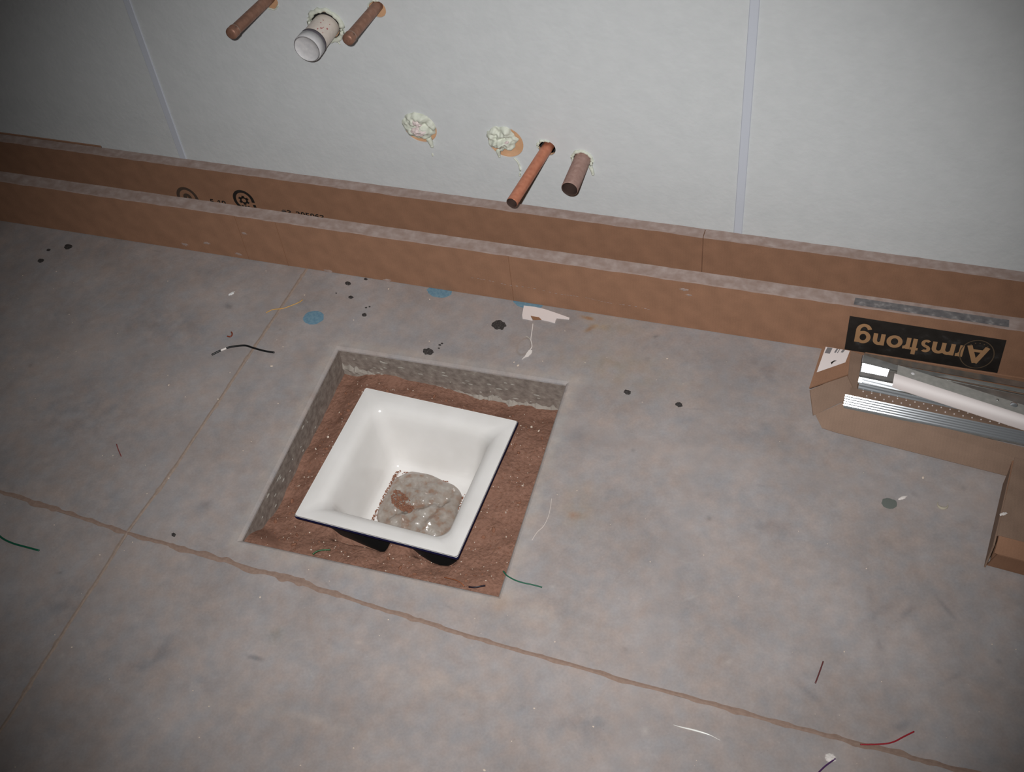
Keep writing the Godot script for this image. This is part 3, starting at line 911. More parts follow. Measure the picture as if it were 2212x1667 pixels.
func build_pipes() -> void:
	pipe("copper_pipe", "dull capped copper pipe stub, the leftmost one high on the wall", Vector3(-0.4365, 0.4865, 0), Vector3(-0.4459, 0.4965, 0.136), 0.0104, M.copper_old, false, M.copper_old, "")
	pipe("copper_pipe", "dull capped copper pipe stub just right of the white capped drain", Vector3(-0.2163, 0.4926, 0), Vector3(-0.2236, 0.4984, 0.120), 0.0101, M.copper_old, false, M.copper_old, "")
	pipe("copper_pipe", "long slim open copper pipe slanting out of wall over the cartons", Vector3(0.0889, 0.2189, 0), Vector3(0.0732, 0.2262, 0.177), 0.0108, M.copper, true, M.bore, "")
	pipe("copper_pipe", "short thick open copper pipe, dusty pink, with foam round its foot", Vector3(0.1585, 0.2030, 0), Vector3(0.1578, 0.2028, 0.091), 0.0162, M.copper_dust, true, M.bore, "")
	# drain stub
	var a := Vector3(-0.3283, 0.4408, 0.0)
	var b := Vector3(-0.3318, 0.4432, 0.082)
	var t := thing("drain_pipe", "fat white plastic drain stub closed by a white test cap", "pipe", a)
	var ax := b - a
	var L := ax.length()
	var st := begin(true)
	lathe(st, V0, ax, [Vector2(-0.004, 0.0250), Vector2(0.02, 0.0252), Vector2(L - 0.018, 0.0252)], 44)
	mi("tube", done(st), M.pvc, t)
	st = begin(true)
	lathe(st, V0, ax, [Vector2(L - 0.027, 0.0252), Vector2(L - 0.0268, 0.0266), Vector2(L - 0.019, 0.0266), Vector2(L - 0.0188, 0.0252)], 44)
	mi("clamp_band", done(st), M.rubber, t)
	st = begin(true)
	lathe(st, V0, ax, [Vector2(L - 0.019, 0.0255), Vector2(L - 0.0188, 0.0270), Vector2(L - 0.003, 0.0272), Vector2(L - 0.0008, 0.0266), Vector2(L, 0.0252), Vector2(L - 0.0004, 0.0238), Vector2(L - 0.0022, 0.0225), Vector2(L - 0.0028, 0.012), Vector2(L - 0.0034, 0.006), Vector2(L - 0.0036, 0.0001)], 44)
	mi("test_cap", done(st), M.cap, t)
	# red marks printed on the stub
	st = begin()
	rng.seed = 8
	var up := Vector3(0, 1, 0)
	var rt := ax.normalized().cross(up).normalized()
	for k in 9:
		var an := rng.randf_range(0.6, 1.3); var d := rng.randf_range(0.016, 0.048)
		var dir := (up * sin(an) - rt * cos(an)).normalized()
		var tg := dir.cross(ax.normalized())
		var c := ax.normalized() * d + dir * 0.0254
		var w := rng.randf_range(0.0007, 0.0016); var l := rng.randf_range(0.0008, 0.002)
		quad(st, c - tg * w - ax.normalized() * l, c + tg * w - ax.normalized() * l, c + tg * w + ax.normalized() * l, c - tg * w + ax.normalized() * l, dir)
	mi("print_mark", done(st), mat(Color(0.72, 0.42, 0.42), 0.6), t)
	st = begin(true)
	lathe(st, Vector3(0.0015, -0.001, 0), Vector3(0, 0, 1), [Vector2(0.0012, 0.0250), Vector2(0.0030, 0.0275), Vector2(0.0010, 0.0305)], 40)
	mi("gap_shade", done(st), mat(Color(0.10, 0.09, 0.10), 0.8), t)  # black ring painted in for the shade of the gap round the stub
	# foam seals
	st = begin(true)
	foam_ring(st, Vector3(-0.3278, 0.4423, 0), 0.0325, 0.0048, 0.0, TAU, 2.0)
	var fs := mi("foam_seal", done(st), M.foam)
	st = begin(true)
	drip(st, [Vector3(-0.3105, 0.413, 0.002), Vector3(-0.3085, 0.409, 0.003), Vector3(-0.307, 0.4055, 0.003)], 0.0022, 0.0012)
	mi("drip", done(st), M.foam, fs)
	st = begin(true)
	drip(st, [Vector3(-0.358, 0.452, 0.002), Vector3(-0.3605, 0.446, 0.003)], 0.004, 0.002)
	mi("drip", done(st), M.foam, fs)
	tag(fs, "pale ring of foam sealing the wall round the white drain stub", "foam", "")
	st = begin(true)
	foam_ring(st, Vector3(0.0872, 0.2190, 0), 0.0172, 0.0026, 1.1, 3.3, 5.0)
	tag(mi("foam_seal", done(st), M.foam), "thin white crescent of foam over the long slim copper pipe", "foam")
	st = begin(true)
	foam_ring(st, Vector3(0.1575, 0.2018, 0), 0.0197, 0.0030, -0.7, 3.9, 7.0)
	fs = mi("foam_seal", done(st), M.foam)
	st = begin(true)
	drip(st, [Vector3(0.1735, 0.1905, 0.002), Vector3(0.1765, 0.184, 0.003), Vector3(0.1785, 0.178, 0.004), Vector3(0.1790, 0.1735, 0.004)], 0.0042, 0.0028)
	mi("drip", done(st), M.foam, fs)
	st = begin(true)
	drip(st, [Vector3(0.1425, 0.1945, 0.002), Vector3(0.1395, 0.1900, 0.003), Vector3(0.1375, 0.1855, 0.003)], 0.0040, 0.0020)
	mi("drip", done(st), M.foam, fs)
	tag(fs, "pale foam with two drips round the short thick copper pipe", "foam")
	st = begin(true)
	foam_ring(st, Vector3(-0.2172, 0.4872, 0), 0.0170, 0.0014, 1.2, 3.4, 9.0)
	tag(mi("foam_seal", done(st), M.foam), "thin rim of foam at the hole of the capped copper pipe beside the drain", "foam")
	st = begin(true)
	foam_ring(st, Vector3(-0.4353, 0.4810, 0), 0.0165, 0.0015, -2.5, -0.2, 11.0)
	tag(mi("foam_seal", done(st), M.foam), "thin rim of foam under the leftmost capped copper pipe", "foam")
	# foam plugs in the two pipeless holes
	var u := Vector3.RIGHT; var v := Vector3.UP; var n := Vector3.BACK
	var p1 := thing("foam_plug", "round foam plug with a pinkish middle filling the left pipeless hole", "foam", Vector3(-0.1724, 0.2293, 0))
	st = begin(true)
	lump(st, Vector3(-0.003, 0.004, -0.003), u, v, n, 0.0345, 0.0325, 0.0115, 0.18, 1.15, 1.0, 1.3, 64, 18)
	drip(st, [Vector3(0.017, -0.022, 0.003), Vector3(0.0205, -0.031, 0.004), Vector3(0.0215, -0.0385, 0.004)], 0.0062, 0.0034)
	mi("foam", done(st), M.foam, p1)
	st = begin(true)
	lump(st, Vector3(-0.002, 0.014, 0.005), u, v, n, 0.011, 0.0070, 0.0058, 0.3, 0.5, 2.0)
	lump(st, Vector3(-0.001, -0.005, 0.006), u, v, n, 0.0165, 0.0105, 0.0060, 0.3, 0.7, 3.0)
	mi("foam_core", done(st), M.foam_pink, p1).set_meta("label", "pinkish smoother lumps of foam")
	var p2 := thing("foam_plug", "broken foam plug filling the right pipeless hole, baring tan board", "foam", Vector3(0.0047, 0.2198, 0))
	st = begin(true)
	lump(st, Vector3(-0.0075, 0.0075, -0.003), u, v, n, 0.0315, 0.0295, 0.0115, 0.24, 1.15, 6.0, 1.5, 64, 18)
	drip(st, [Vector3(-0.0165, -0.020, 0.002), Vector3(-0.0155, -0.028, 0.003), Vector3(-0.0150, -0.034, 0.003)], 0.0052, 0.0024)
	mi("foam", done(st), M.foam, p2)
	st = begin(true)
	var xf := Transform3D(Basis(Vector3.BACK, 0.75), Vector3(0.003, 0.004, 0.0085))
	bev_box(st, Vector3(0.0165, 0.0056, 0.004), 0.0014, xf)
	mi("foam_core", done(st), M.foam_pink, p2).set_meta("label", "smooth pale sliver of foam")
	st = begin(true)
	drip(st, [Vector3(0.0195, 0.1855, 0.0012), Vector3(0.0255, 0.178, 0.0016), Vector3(0.0290, 0.169, 0.0018), Vector3(0.0300, 0.158, 0.0018), Vector3(0.0288, 0.1485, 0.0016), Vector3(0.028, 0.1435, 0.0016)], 0.0019, 0.0022)
	tag(mi("foam_run", done(st), M.foam), "thin run of foam trickling down wall under the broken plug", "foam")
	st = begin(true)
	lump(st, Vector3(-0.1545, 0.1655, 0), u, v, n, 0.0022, 0.0045, 0.0016, 0.3, 0.3, 4.0)
	tag(mi("foam_drop", done(st), M.foam), "small foam drop on wall below the left foam plug", "foam")

# ------------------------------------------------------------------ cartons
# a long carton lying along x, slightly turned; wavy corrugated edges
func wavy_strip(st: SurfaceTool, x0: float, x1: float, front: Callable, back: Callable, y: float, n: int) -> void:
	var prev := []
	for i in n + 1:
		var x := lerpf(x0, x1, float(i) / n)
		var row := [Vector3(x, y, back.call(x)), Vector3(x, y + 0.0002, front.call(x)), Vector3(x, y - 0.0012 - 0.002 * (0.5 + 0.5 * nz.get_noise_2d(x * 1500.0, y * 900.0)), front.call(x) + 0.0007)]
		if prev.size():
			quad(st, prev[0], row[0], row[1], prev[1], Vector3.UP)
			quad(st, prev[1], row[1], row[2], prev[2], Vector3(0, 0.5, 1))
		prev = row

const TURN := -0.0071
func carton_body(st: SurfaceTool, x0: float, x1: float, zf: float, zb: float, h: float) -> void:
	bev_box(st, Vector3(x1 - x0, h, zf - zb), 0.0012, Transform3D(Basis(), Vector3((x0 + x1) / 2, h / 2, (zf + zb) / 2)))

func build_cartons() -> void:
	# the front one
	var near := thing("carton", "long flat brown carton on edge nearest the sink, with a black lettered panel", "carton", Vector3(0, 0, 0.2062))
	near.rotation.y = -TURN
	var st := begin()
	carton_body(st, -2.2, 1.5, 0.0, -0.0273, 0.1224)
	mi("box", done(st), M.card, near)
	st = begin()
	wavy_strip(st, -2.2, 1.5, func(x): return 0.0009 + 0.0011 * nz.get_noise_2d(x * 1800.0, 4.0), func(x): return -0.0279 + 0.0007 * nz.get_noise_2d(x * 1800.0, 44.0), 0.1228, 700)
	mi("dusty_top", done(st), M.dust, near).set_meta("label", "top edge grey pink with building dust")
	for s in [[-1.5, -0.62], [-0.1, 0.26], [0.29, 0.44]]:
		st = begin()
		var n := 40
		var prev := []
		for i in n + 1:
			var x := lerpf(s[0], s[1], float(i) / n)
			var e := maxf(0.0003, 0.0016 * nz.get_noise_2d(x * 1400.0, 12.0))
			var row := [Vector3(x, 0.1229, 0.0013), Vector3(x, 0.1218 - e, 0.0016)]
			if prev.size(): quad(st, prev[0], row[0], row[1], prev[1], Vector3.BACK)
			prev = row
		mi("paper_tape", done(st), M.dust, near)
	# a fold line low on the front, pale scuffs, bottom gap line
	st = begin()
	rng.seed = 14
	for k in 60:
		var u := k / 59.0
		var x := lerpf(-0.02, 0.335, u)
		var y := 0.047 - 0.012 * u + 0.0015 * sin(u * 22.0)
		if nz.get_noise_2d(k * 60.0, 3.0) < -0.12: continue
		var w := 0.0022; var hh := 0.0002 + 0.0006 * rng.randf()
		quad(st, Vector3(x - w, y - hh, 0.0004), Vector3(x + w, y - hh - 0.0002, 0.0004), Vector3(x + w, y + hh, 0.0004), Vector3(x - w, y + hh, 0.0004), Vector3.BACK)
	for s in [[-0.60, 0.03, 0.006], [-0.655, 0.016, 0.007], [-0.53, 0.012, 0.006], [-0.50, 0.075, 0.005], [0.40, 0.10, 0.006], [-0.33, 0.003, 0.007], [-0.20, 0.003, 0.007], [0.41, 0.088, 0.004]]:
		lump(st, Vector3(s[0], s[1], 0.0002), Vector3.RIGHT, Vector3.UP, Vector3.BACK, s[2] * 1.2, s[2] * 0.6, 0.0004, 0.9, 0.2, s[0] * 9.0, 3.0, 24, 3)
	mi("scuff", done(st), M.dust, near)
	for x in [0.066, -0.42, -0.51]:
		st = begin()
		bev_box(st, Vector3(0.0011, 0.119, 0.0006), 0.0002, Transform3D(Basis(Vector3.BACK, 0.01), Vector3(x, 0.060, 0.0)))
		mi("crease", done(st), M.card_edge, near)
	# black panel with knocked-out lettering, upside down as the carton lies
	var px0 := 0.6985; var px1 := 0.9625; var py0 := 0.0090; var py1 := 0.0945
	st = begin()
	quad(st, Vector3(px0, py0, 0.0006), Vector3(px1, py0 + 0.0004, 0.0006), Vector3(px1 - 0.002, py1 - 0.0012, 0.0006), Vector3(px0 - 0.001, py1 + 0.0015, 0.0006), Vector3.BACK)
	mi("print_panel", done(st), M.ink, near).set_meta("label", "black printed panel")
	lettering(near, px0, px1, py0, py1)
	st = begin()
	quad(st, Vector3(0.7005, 0.1233, -0.0012), Vector3(0.958, 0.1233, -0.0012), Vector3(0.9575, 0.1233, -0.0185), Vector3(0.7015, 0.1233, -0.0190), Vector3.UP)
	mi("print_panel", done(st), M.ink_dust, near).set_meta("label", "dusty dark printed panel on the top edge")
	# the rear one
	var far := thing("carton", "long flat brown carton on edge next to the wall, bearing round stamps", "carton", Vector3(0, 0, 0.0813))
	far.rotation.y = -TURN
	st = begin()
	carton_body(st, -2.2, 0.410, 0.0, -0.0210, 0.1210)
	mi("box", done(st), M.card, far)
	st = begin()
	carton_body(st, 0.4103, 1.6, 0.0005, -0.0210, 0.1210)
	mi("sleeve", done(st), M.card, far).set_meta("label", "right hand sleeve of the carton")
	st = begin()
	wavy_strip(st, -2.2, 0.4100, func(x): return 0.0010 + 0.0012 * nz.get_noise_2d(x * 1700.0, 8.0), func(x): return -0.0214 + 0.0008 * nz.get_noise_2d(x * 1700.0, 48.0), 0.1213, 500)
	wavy_strip(st, 0.4115, 1.6, func(x): return 0.0014 + 0.0012 * nz.get_noise_2d(x * 1700.0, 18.0), func(x): return -0.0214 + 0.0008 * nz.get_noise_2d(x * 1700.0, 58.0), 0.1213, 240)
	mi("dusty_top", done(st), M.dust, far).set_meta("label", "top edge grey pink with building dust")
	st = begin()
	bev_box(st, Vector3(1.25, 0.1232, 0.0030), 0.0006, Transform3D(Basis(), Vector3(-1.53, 0.0616, -0.0245)))
	mi("rear_flap", done(st), M.card, far)
	stamps(far)

func ribbon(st: SurfaceTool, pts: PackedVector2Array, w: float, xf: Callable, closed := false) -> void:
	var n := pts.size()
	var L := []
	var R := []
	for i in n:
		var a := pts[(i - 1 + n) % n] if closed else pts[maxi(i - 1, 0)]
		var b := pts[(i + 1) % n] if closed else pts[mini(i + 1, n - 1)]
		var d := (b - a).normalized()
		var k := Vector2(-d.y, d.x) * w * 0.5
		L.append(xf.call(pts[i] - k)); R.append(xf.call(pts[i] + k))
	for i in (n if closed else n - 1):
		var j := (i + 1) % n
		quad(st, L[i], L[j], R[j], R[i], Vector3.BACK)

func arc(c: Vector2, rx: float, ry: float, a0: float, a1: float, n := 22) -> PackedVector2Array:
	var r := PackedVector2Array()
	for i in n + 1:
		var a := deg_to_rad(lerpf(a0, a1, float(i) / n))
		r.append(c + Vector2(cos(a) * rx, sin(a) * ry))
	return r

# letters in their own upright frame (x along the reading direction, y up), set upside down on the panel
func lettering(parent: Node3D, x0: float, x1: float, y0: float, y1: float) -> void:
	var W := x1 - x0
	var H := y1 - y0
	var xf := func(p: Vector2) -> Vector3:
		return Vector3(x1 - 0.0005 - p.x * W, y1 - (0.003 * p.x) - p.y * H + 0.0006, 0.0011)
	var k := H / W                # so that strokes keep their width
	var base := 0.335
	var xh := 0.335
	var sw := 0.086
	var layer := [0.0]
	var seg := func(st: SurfaceTool, pts: PackedVector2Array, w := sw, closed := false):
		layer[0] += 0.00004
		# pts in units of H for x as well; ribbon is made in that frame
		ribbon(st, pts, w, func(q: Vector2): return xf.call(Vector2(q.x * k, q.y)) + Vector3(0, 0, layer[0]), closed)
	var X := func(f: float) -> float: return f / k
	var st := begin()
	# A
	var ax: float = X.call(0.158)
	seg.call(st, PackedVector2Array([Vector2(ax - 0.175, base - 0.03), Vector2(ax, base + 0.46)]), 0.10)
	seg.call(st, PackedVector2Array([Vector2(ax + 0.175, base - 0.03), Vector2(ax, base + 0.46)]), 0.10)
	seg.call(st, PackedVector2Array([Vector2(ax - 0.14, base + 0.10), Vector2(ax + 0.14, base + 0.10)]), 0.075)
	# r
	for f in [0.258, 0.597]:
		var rx: float = X.call(f)
		seg.call(st, PackedVector2Array([Vector2(rx, base), Vector2(rx, base + xh)]))
		seg.call(st, arc(Vector2(rx + 0.098, base + xh - 0.155), 0.098, 0.115, 180, 88, 12))
	# m
	var mx: float = X.call(0.314)
	seg.call(st, PackedVector2Array([Vector2(mx, base), Vector2(mx, base + xh)]))
	for q in 2:
		var c := Vector2(mx + 0.09 + q * 0.18, base + xh - 0.145)
		seg.call(st, arc(c, 0.09, 0.105, 180, 0, 14))
		seg.call(st, PackedVector2Array([c + Vector2(0.09, 0), Vector2(c.x + 0.09, base)]))
	# s
	var sx: float = X.call(0.483)
	var sp := arc(Vector2(sx, base + xh * 0.745), 0.060, xh * 0.20, 40, 270, 16)
	sp.append_array(arc(Vector2(sx, base + xh * 0.275), 0.066, xh * 0.23, 90, -140, 16))
	seg.call(st, sp, 0.072)
	# t
	var tx: float = X.call(0.556)
	seg.call(st, PackedVector2Array([Vector2(tx, base), Vector2(tx, base + xh + 0.13)]))
	seg.call(st, PackedVector2Array([Vector2(tx - 0.080, base + xh - 0.035), Vector2(tx + 0.080, base + xh - 0.035)]), 0.07)
	# o
	var ox: float = X.call(0.686)
	seg.call(st, arc(Vector2(ox, base + xh / 2), 0.116, xh / 2 - 0.025, 0, 352, 34), sw, true)
	# n
	var nx: float = X.call(0.764)
	seg.call(st, PackedVector2Array([Vector2(nx, base), Vector2(nx, base + xh)]))
	seg.call(st, arc(Vector2(nx + 0.076, base + xh - 0.150), 0.076, 0.110, 180, 0, 16))
	seg.call(st, PackedVector2Array([Vector2(nx + 0.152, base + xh - 0.150), Vector2(nx + 0.152, base)]))
	# g
	var gx: float = X.call(0.893)
	seg.call(st, arc(Vector2(gx, base + xh / 2), 0.110, xh / 2 - 0.025, 0, 352, 34), sw, true)
	seg.call(st, PackedVector2Array([Vector2(gx + 0.118, base + xh), Vector2(gx + 0.118, base + 0.02)]))
	seg.call(st, arc(Vector2(gx, base - 0.02), 0.118, 0.165, 15, -160, 20))
	mi("lettering", done(st), M.knockout, parent).set_meta("label", "tan lettering reading Armstrong upside down")
	# thin ring round the initial
	st = begin()
	seg.call(st, arc(Vector2(ax, base + 0.19), 0.325, 0.41, 0, 354, 60), 0.022, true)
	for q in 5:
		var a := deg_to_rad(232.0 + q * 19.0)
		var c := Vector2(ax, base + 0.19) + Vector2(cos(a) * 0.26, sin(a) * 0.33)
		seg.call(st, PackedVector2Array([c - Vector2(0.012, 0), c + Vector2(0.012, 0)]), 0.03)
	mi("emblem_ring", done(st), M.knockout_dim, parent).set_meta("label", "thin ring round the first letter")

func stamps(parent: Node3D) -> void:
	# positions on the front face of the rear carton: x, y
	var xf := func(p: Vector2) -> Vector3: return Vector3(p.x, p.y, 0.0006)
	var st := begin()
	var c := Vector2(-0.7085, 0.0300)
	ribbon(st, arc(c, 0.0225, 0.0270, 0, 352, 44), 0.0075, xf, true)
	ribbon(st, arc(c + Vector2(0, 0.002), 0.0060, 0.0070, 0, 350, 24), 0.0085, xf, true)
	mi("stamp", done(st), M.ink_faded, parent).set_meta("label", "faded round maker's stamp")
	st = begin()
	c = Vector2(-0.5690, 0.0470)
	ribbon(st, arc(c, 0.0215, 0.0245, -8, 262, 44), 0.0072, xf)
	# hollow lozenge with stubs, the corrugated board mark
	for q in 6:
		var a := TAU * q / 6.0 + 0.52
		var d := Vector2(cos(a), sin(a))
		ribbon(st, PackedVector2Array([c + d * 0.0060, c + d * 0.0125]), 0.0062, xf)
	ribbon(st, arc(c, 0.0072, 0.0072, 0, 350, 20), 0.0042, xf, true)
	for q in 3:
		ribbon(st, PackedVector2Array([c + Vector2(-0.007 + 0.007 * q, -0.014), c + Vector2(-0.007 + 0.007 * q, -0.026)]), 0.0046, xf)
	ribbon(st, PackedVector2Array([c + Vector2(0.0215, -0.009), c + Vector2(0.0225, -0.016)]), 0.0068, xf)
	mi("stamp", done(st), M.ink, parent).set_meta("label", "bold round corrugated board stamp")
	for e in [["5-10", -0.6365, 0.0300, 0.0145], ["#3  205063", -0.4365, 0.0295, 0.0150]]:
		var f := SystemFont.new()
		f.font_names = PackedStringArray(["Droid Sans"])
		f.font_weight = 700
		var tm := TextMesh.new()
		tm.font = f
		tm.text = e[0]
		tm.font_size = 32
		tm.pixel_size = e[3] / 24.0
		tm.depth = 0.0004
		tm.curve_step = 1.0
		var o := mi("print_code", tm, M.ink, parent)
		o.position = Vector3(e[1] + 0.001, e[2], 0.0006)

# ------------------------------------------------------------------ light fitting, its tray, and the carton at the right
func sheet(st: SurfaceTool, top: Array, th: float, out := Vector3.UP) -> void:
	# a bent card: quad with thickness
	var n: Vector3 = (top[1] - top[0]).cross(top[3] - top[0]).normalized()
	if n.dot(out) < 0: n = -n
	var lo := []
	for p: Vector3 in top: lo.append(p - n * th)
	quad(st, top[0], top[1], top[2], top[3], n)
	quad(st, lo[0], lo[1], lo[2], lo[3], -n)
	var c: Vector3 = (top[0] + top[1] + top[2] + top[3]) / 4.0
	for i in 4:
		var j := (i + 1) % 4
		quad(st, top[i], top[j], lo[j], lo[i], (top[i] + top[j]) / 2.0 - c)

func poly_sheet(st: SurfaceTool, top: Array, th: float) -> void:
	var n: Vector3 = (top[1] - top[0]).cross(top[2] - top[0]).normalized()
	if n.y < 0: n = -n
	var c := Vector3()
	for p: Vector3 in top: c += p
	c /= top.size()
	for i in top.size():
		var j := (i + 1) % top.size()
		tri(st, c, top[i], top[j], n)
		tri(st, c - n * th, top[i] - n * th, top[j] - n * th, -n)
		quad(st, top[i], top[j], top[j] - n * th, top[i] - n * th, (top[i] + top[j]) / 2.0 - c)

func build_fitting() -> void:
	var XE := 1.93
	# tray
	var t := thing("tray_carton", "opened shallow brown carton with spread flaps holding a light fitting", "carton", Vector3(0.70, 0, 0.30))
	var o := -t.position
	var st := begin()
	poly_sheet(st, [o + Vector3(0.7108, 0.0305, 0.3486), o + Vector3(0.6699, 0.0140, 0.3710), o + Vector3(0.6850, 0.0040, 0.3900), o + Vector3(0.7098, 0.0032, 0.3940), o + Vector3(0.9722, 0.0030, 0.4195), o + Vector3(XE, 0.0030, 0.512), o + Vector3(XE, 0.0200, 0.420), o + Vector3(1.0091, 0.0240, 0.3716)], 0.0024)
	mi("front_flap", done(st), M.card_in, t)
	st = begin()
	poly_sheet(st, [o + Vector3(0.6538, 0.0300, 0.3310), o + Vector3(0.6670, 0.0060, 0.3670), o + Vector3(0.7106, 0.0066, 0.3256), o + Vector3(0.7315, 0.0104, 0.2987), o + Vector3(0.7121, 0.0300, 0.2774)], 0.0028)
	mi("end_flap", done(st), M.card_in, t)
	st = begin()
	sheet(st, [o + Vector3(0.6605, 0.0420, 0.2330), o + Vector3(0.6518, 0.0420, 0.3367), o + Vector3(0.7123, 0.0420, 0.2905), o + Vector3(0.7095, 0.0420, 0.2330)], 0.0030)
	var ef := mi("end_flap", done(st), M.card, t)
	st = begin()
	quad(st, o + Vector3(0.6660, 0.0424, 0.2340), o + Vector3(0.7083, 0.0424, 0.2345), o + Vector3(0.7041, 0.0424, 0.2641), o + Vector3(0.6591, 0.0424, 0.2989), Vector3.UP)
	mi("address_label", done(st), M.paper, ef).set_meta("label", "white paper label")
	st = begin()
	for e in [[0.6690, 0.2350, 0.6780, 0.2500], [0.6850, 0.2345, 0.6880, 0.2450], [0.6900, 0.2345, 0.6915, 0.2450], [0.6960, 0.2345, 0.7000, 0.2420]]:
		quad(st, o + Vector3(e[0], 0.0427, e[1]), o + Vector3(e[2], 0.0427, e[1]), o + Vector3(e[2] - 0.003, 0.0427, e[3]), o + Vector3(e[0] - 0.003, 0.0427, e[3]), Vector3.UP)
	mi("grey_print", done(st), M.grey_print, ef)
	st = begin()
	poly_sheet(st, [o + Vector3(0.6795, 0.0429, 0.2700), o + Vector3(0.6850, 0.0429, 0.2640), o + Vector3(0.6895, 0.0429, 0.2640), o + Vector3(0.6850, 0.0429, 0.2670), o + Vector3(0.6815, 0.0429, 0.2745)], 0.0002)
	mi("black_print", done(st), M.ink, ef)
	st = begin()
	sheet(st, [o + Vector3(0.7095, 0.0405, 0.2320), o + Vector3(0.7125, 0.0395, 0.2920), o + Vector3(0.7315, 0.0330, 0.3240), o + Vector3(0.7305, 0.0340, 0.2320)], 0.0030)
	mi("end_wall", done(st), M.card_in, t)
	st = begin()
	bev_box(st, Vector3(XE - 0.71, 0.005, 0.12), 0.001, Transform3D(Basis(), o + Vector3((XE + 0.71) / 2, 0.0035, 0.288)))
	mi("bottom", done(st), M.card_in, t)
	st = begin()
	bev_box(st, Vector3(XE - 0.735, 0.030, 0.003), 0.0005, Transform3D(Basis(), o + Vector3((XE + 0.735) / 2, 0.0175, 0.2235)))
	mi("rear_wall", done(st), M.card, t)
	# fitting: lengthwise strips of bent sheet metal
	var f := thing("light_fitting", "mirror bright fluorescent light fitting lying in the opened brown tray carton", "light fixture", Vector3(0.72, 0.006, 0.30))
	var q := -f.position
	var strip := func(called: String, m: Material, pts: Array, x0: float, x1: float, ribs := 0, yaw := 0.05, tilt := -0.045):
		# pts: (z, y) at x = 0.72; further right the strip drifts by yaw and sinks by tilt
		var s := begin()
		for i in pts.size() - 1:
			var a: Vector2 = pts[i]; var b: Vector2 = pts[i + 1]
			var n := maxi(ribs, 1)
			for r in n:
				var u := a.lerp(b, float(r) / n); var v := a.lerp(b, float(r + 1) / n)
				var bump := Vector2(-(b - a).y, (b - a).x).normalized() * (0.00012 if ribs > 1 else 0.0)
				if bump.y < 0: bump = -bump
				var w := (u + v) / 2 + bump
				for pr in ([[u, w], [w, v]] if ribs > 1 else [[u, v]]):
					for span in [[x0, 1.15], [1.15, x1]]:
						var P := []
						for e in [[pr[0], span[0]], [pr[0], span[1]], [pr[1], span[1]], [pr[1], span[0]]]:
							var d: float = e[1] - 0.72
							P.append(q + Vector3(e[1], e[0].y + tilt * minf(d, 0.43), e[0].x + yaw * d))
						quad(s, P[0], P[1], P[2], P[3], Vector3(0, 1, 0.3))
		return mi(called, done(s), m, f)
	strip.call("front_reflector", M.chrome, [Vector2(0.3570, 0.0315), Vector2(0.3420, 0.0460)], 0.7135, XE, 5, 0.027, -0.025)
	strip.call("front_lip", M.galv, [Vector2(0.3585, 0.0290), Vector2(0.3570, 0.0318)], 0.7145, XE, 0, 0.027, -0.025)
	strip.call("card_reflection", M.card_in, [Vector2(0.3420, 0.0460), Vector2(0.3190, 0.0409)], 0.7200, XE, 0, 0.027, -0.025)  # cardboard mirrored in the reflector, put in as plain card colour
	strip.call("inner_reflector", M.chrome, [Vector2(0.3190, 0.0409), Vector2(0.3120, 0.0490)], 0.7330, XE, 2, 0.04)
	strip.call("inner_reflector", M.chrome, [Vector2(0.3090, 0.0475), Vector2(0.3020, 0.0540)], 0.7370, XE, 2, 0.06, -0.05)
	strip.call("housing", M.galv, [Vector2(0.3120, 0.0460), Vector2(0.3090, 0.0470), Vector2(0.3020, 0.0530), Vector2(0.2900, 0.0450), Vector2(0.2700, 0.0440), Vector2(0.2600, 0.0430), Vector2(0.2500, 0.0360)], 0.7310, XE, 0, 0.035, -0.02)
	strip.call("rear_reflector", M.galv, [Vector2(0.2500, 0.0360), Vector2(0.2475, 0.0425)], 0.7330, XE, 0, 0.033, -0.01)
	strip.call("rear_lip", M.galv, [Vector2(0.2475, 0.0425), Vector2(0.2370, 0.0400), Vector2(0.2300, 0.0385)], 0.7330, XE, 0, 0.02, -0.01)
	# glossy socket plate at the left end
	st = begin()
	sheet(st, [q + Vector3(0.7330, 0.0540, 0.2700), q + Vector3(0.7330, 0.0400, 0.2860), q + Vector3(0.7760, 0.0380, 0.2886), q + Vector3(0.7790, 0.0520, 0.2728)], 0.001)
	mi("socket_plate", done(st), M.chrome, f)
	st = begin()
	sheet(st, [q + Vector3(0.7330, 0.0480, 0.2440), q + Vector3(0.7330, 0.0450, 0.2620), q + Vector3(0.7950, 0.0450, 0.2650), q + Vector3(0.7960, 0.0470, 0.2560)], 0.001)
	mi("socket_plate", done(st), M.galv, f)
	# small bright dimples of the perforation
	var ball := SphereMesh.new()
	ball.radius = 0.0014; ball.height = 0.0028; ball.radial_segments = 8; ball.rings = 5
	var xs := []
	for i in 26:
		var x := 0.742 + i * 0.0145
		var d := x - 0.72
		xs.append(Vector3(x, 0.0424 - 0.025 * d, 0.3240 + 0.027 * d))
		xs.append(Vector3(x + 0.007, 0.0450 - 0.025 * (d + 0.007), 0.3350 + 0.027 * d))
	for i in 5:
		xs.append(Vector3(0.737 + i * 0.011, 0.0470 - 0.0008 * i, 0.2965 + 0.0012 * i))
		xs.append(Vector3(0.741 + i * 0.011, 0.0490 - 0.0008 * i, 0.3010 + 0.0012 * i))
	var mm := MultiMesh.new()
	mm.transform_format = MultiMesh.TRANSFORM_3D
	mm.mesh = ball
	mm.instance_count = xs.size()
	for i in xs.size(): mm.set_instance_transform(i, Transform3D(Basis(), xs[i] + q))
	var node := MultiMeshInstance3D.new()
	node.multimesh = mm
	node.material_override = M.white_metal
	node.name = "dimple"
	node.set_meta("kind", "stuff")
	f.add_child(node, true)
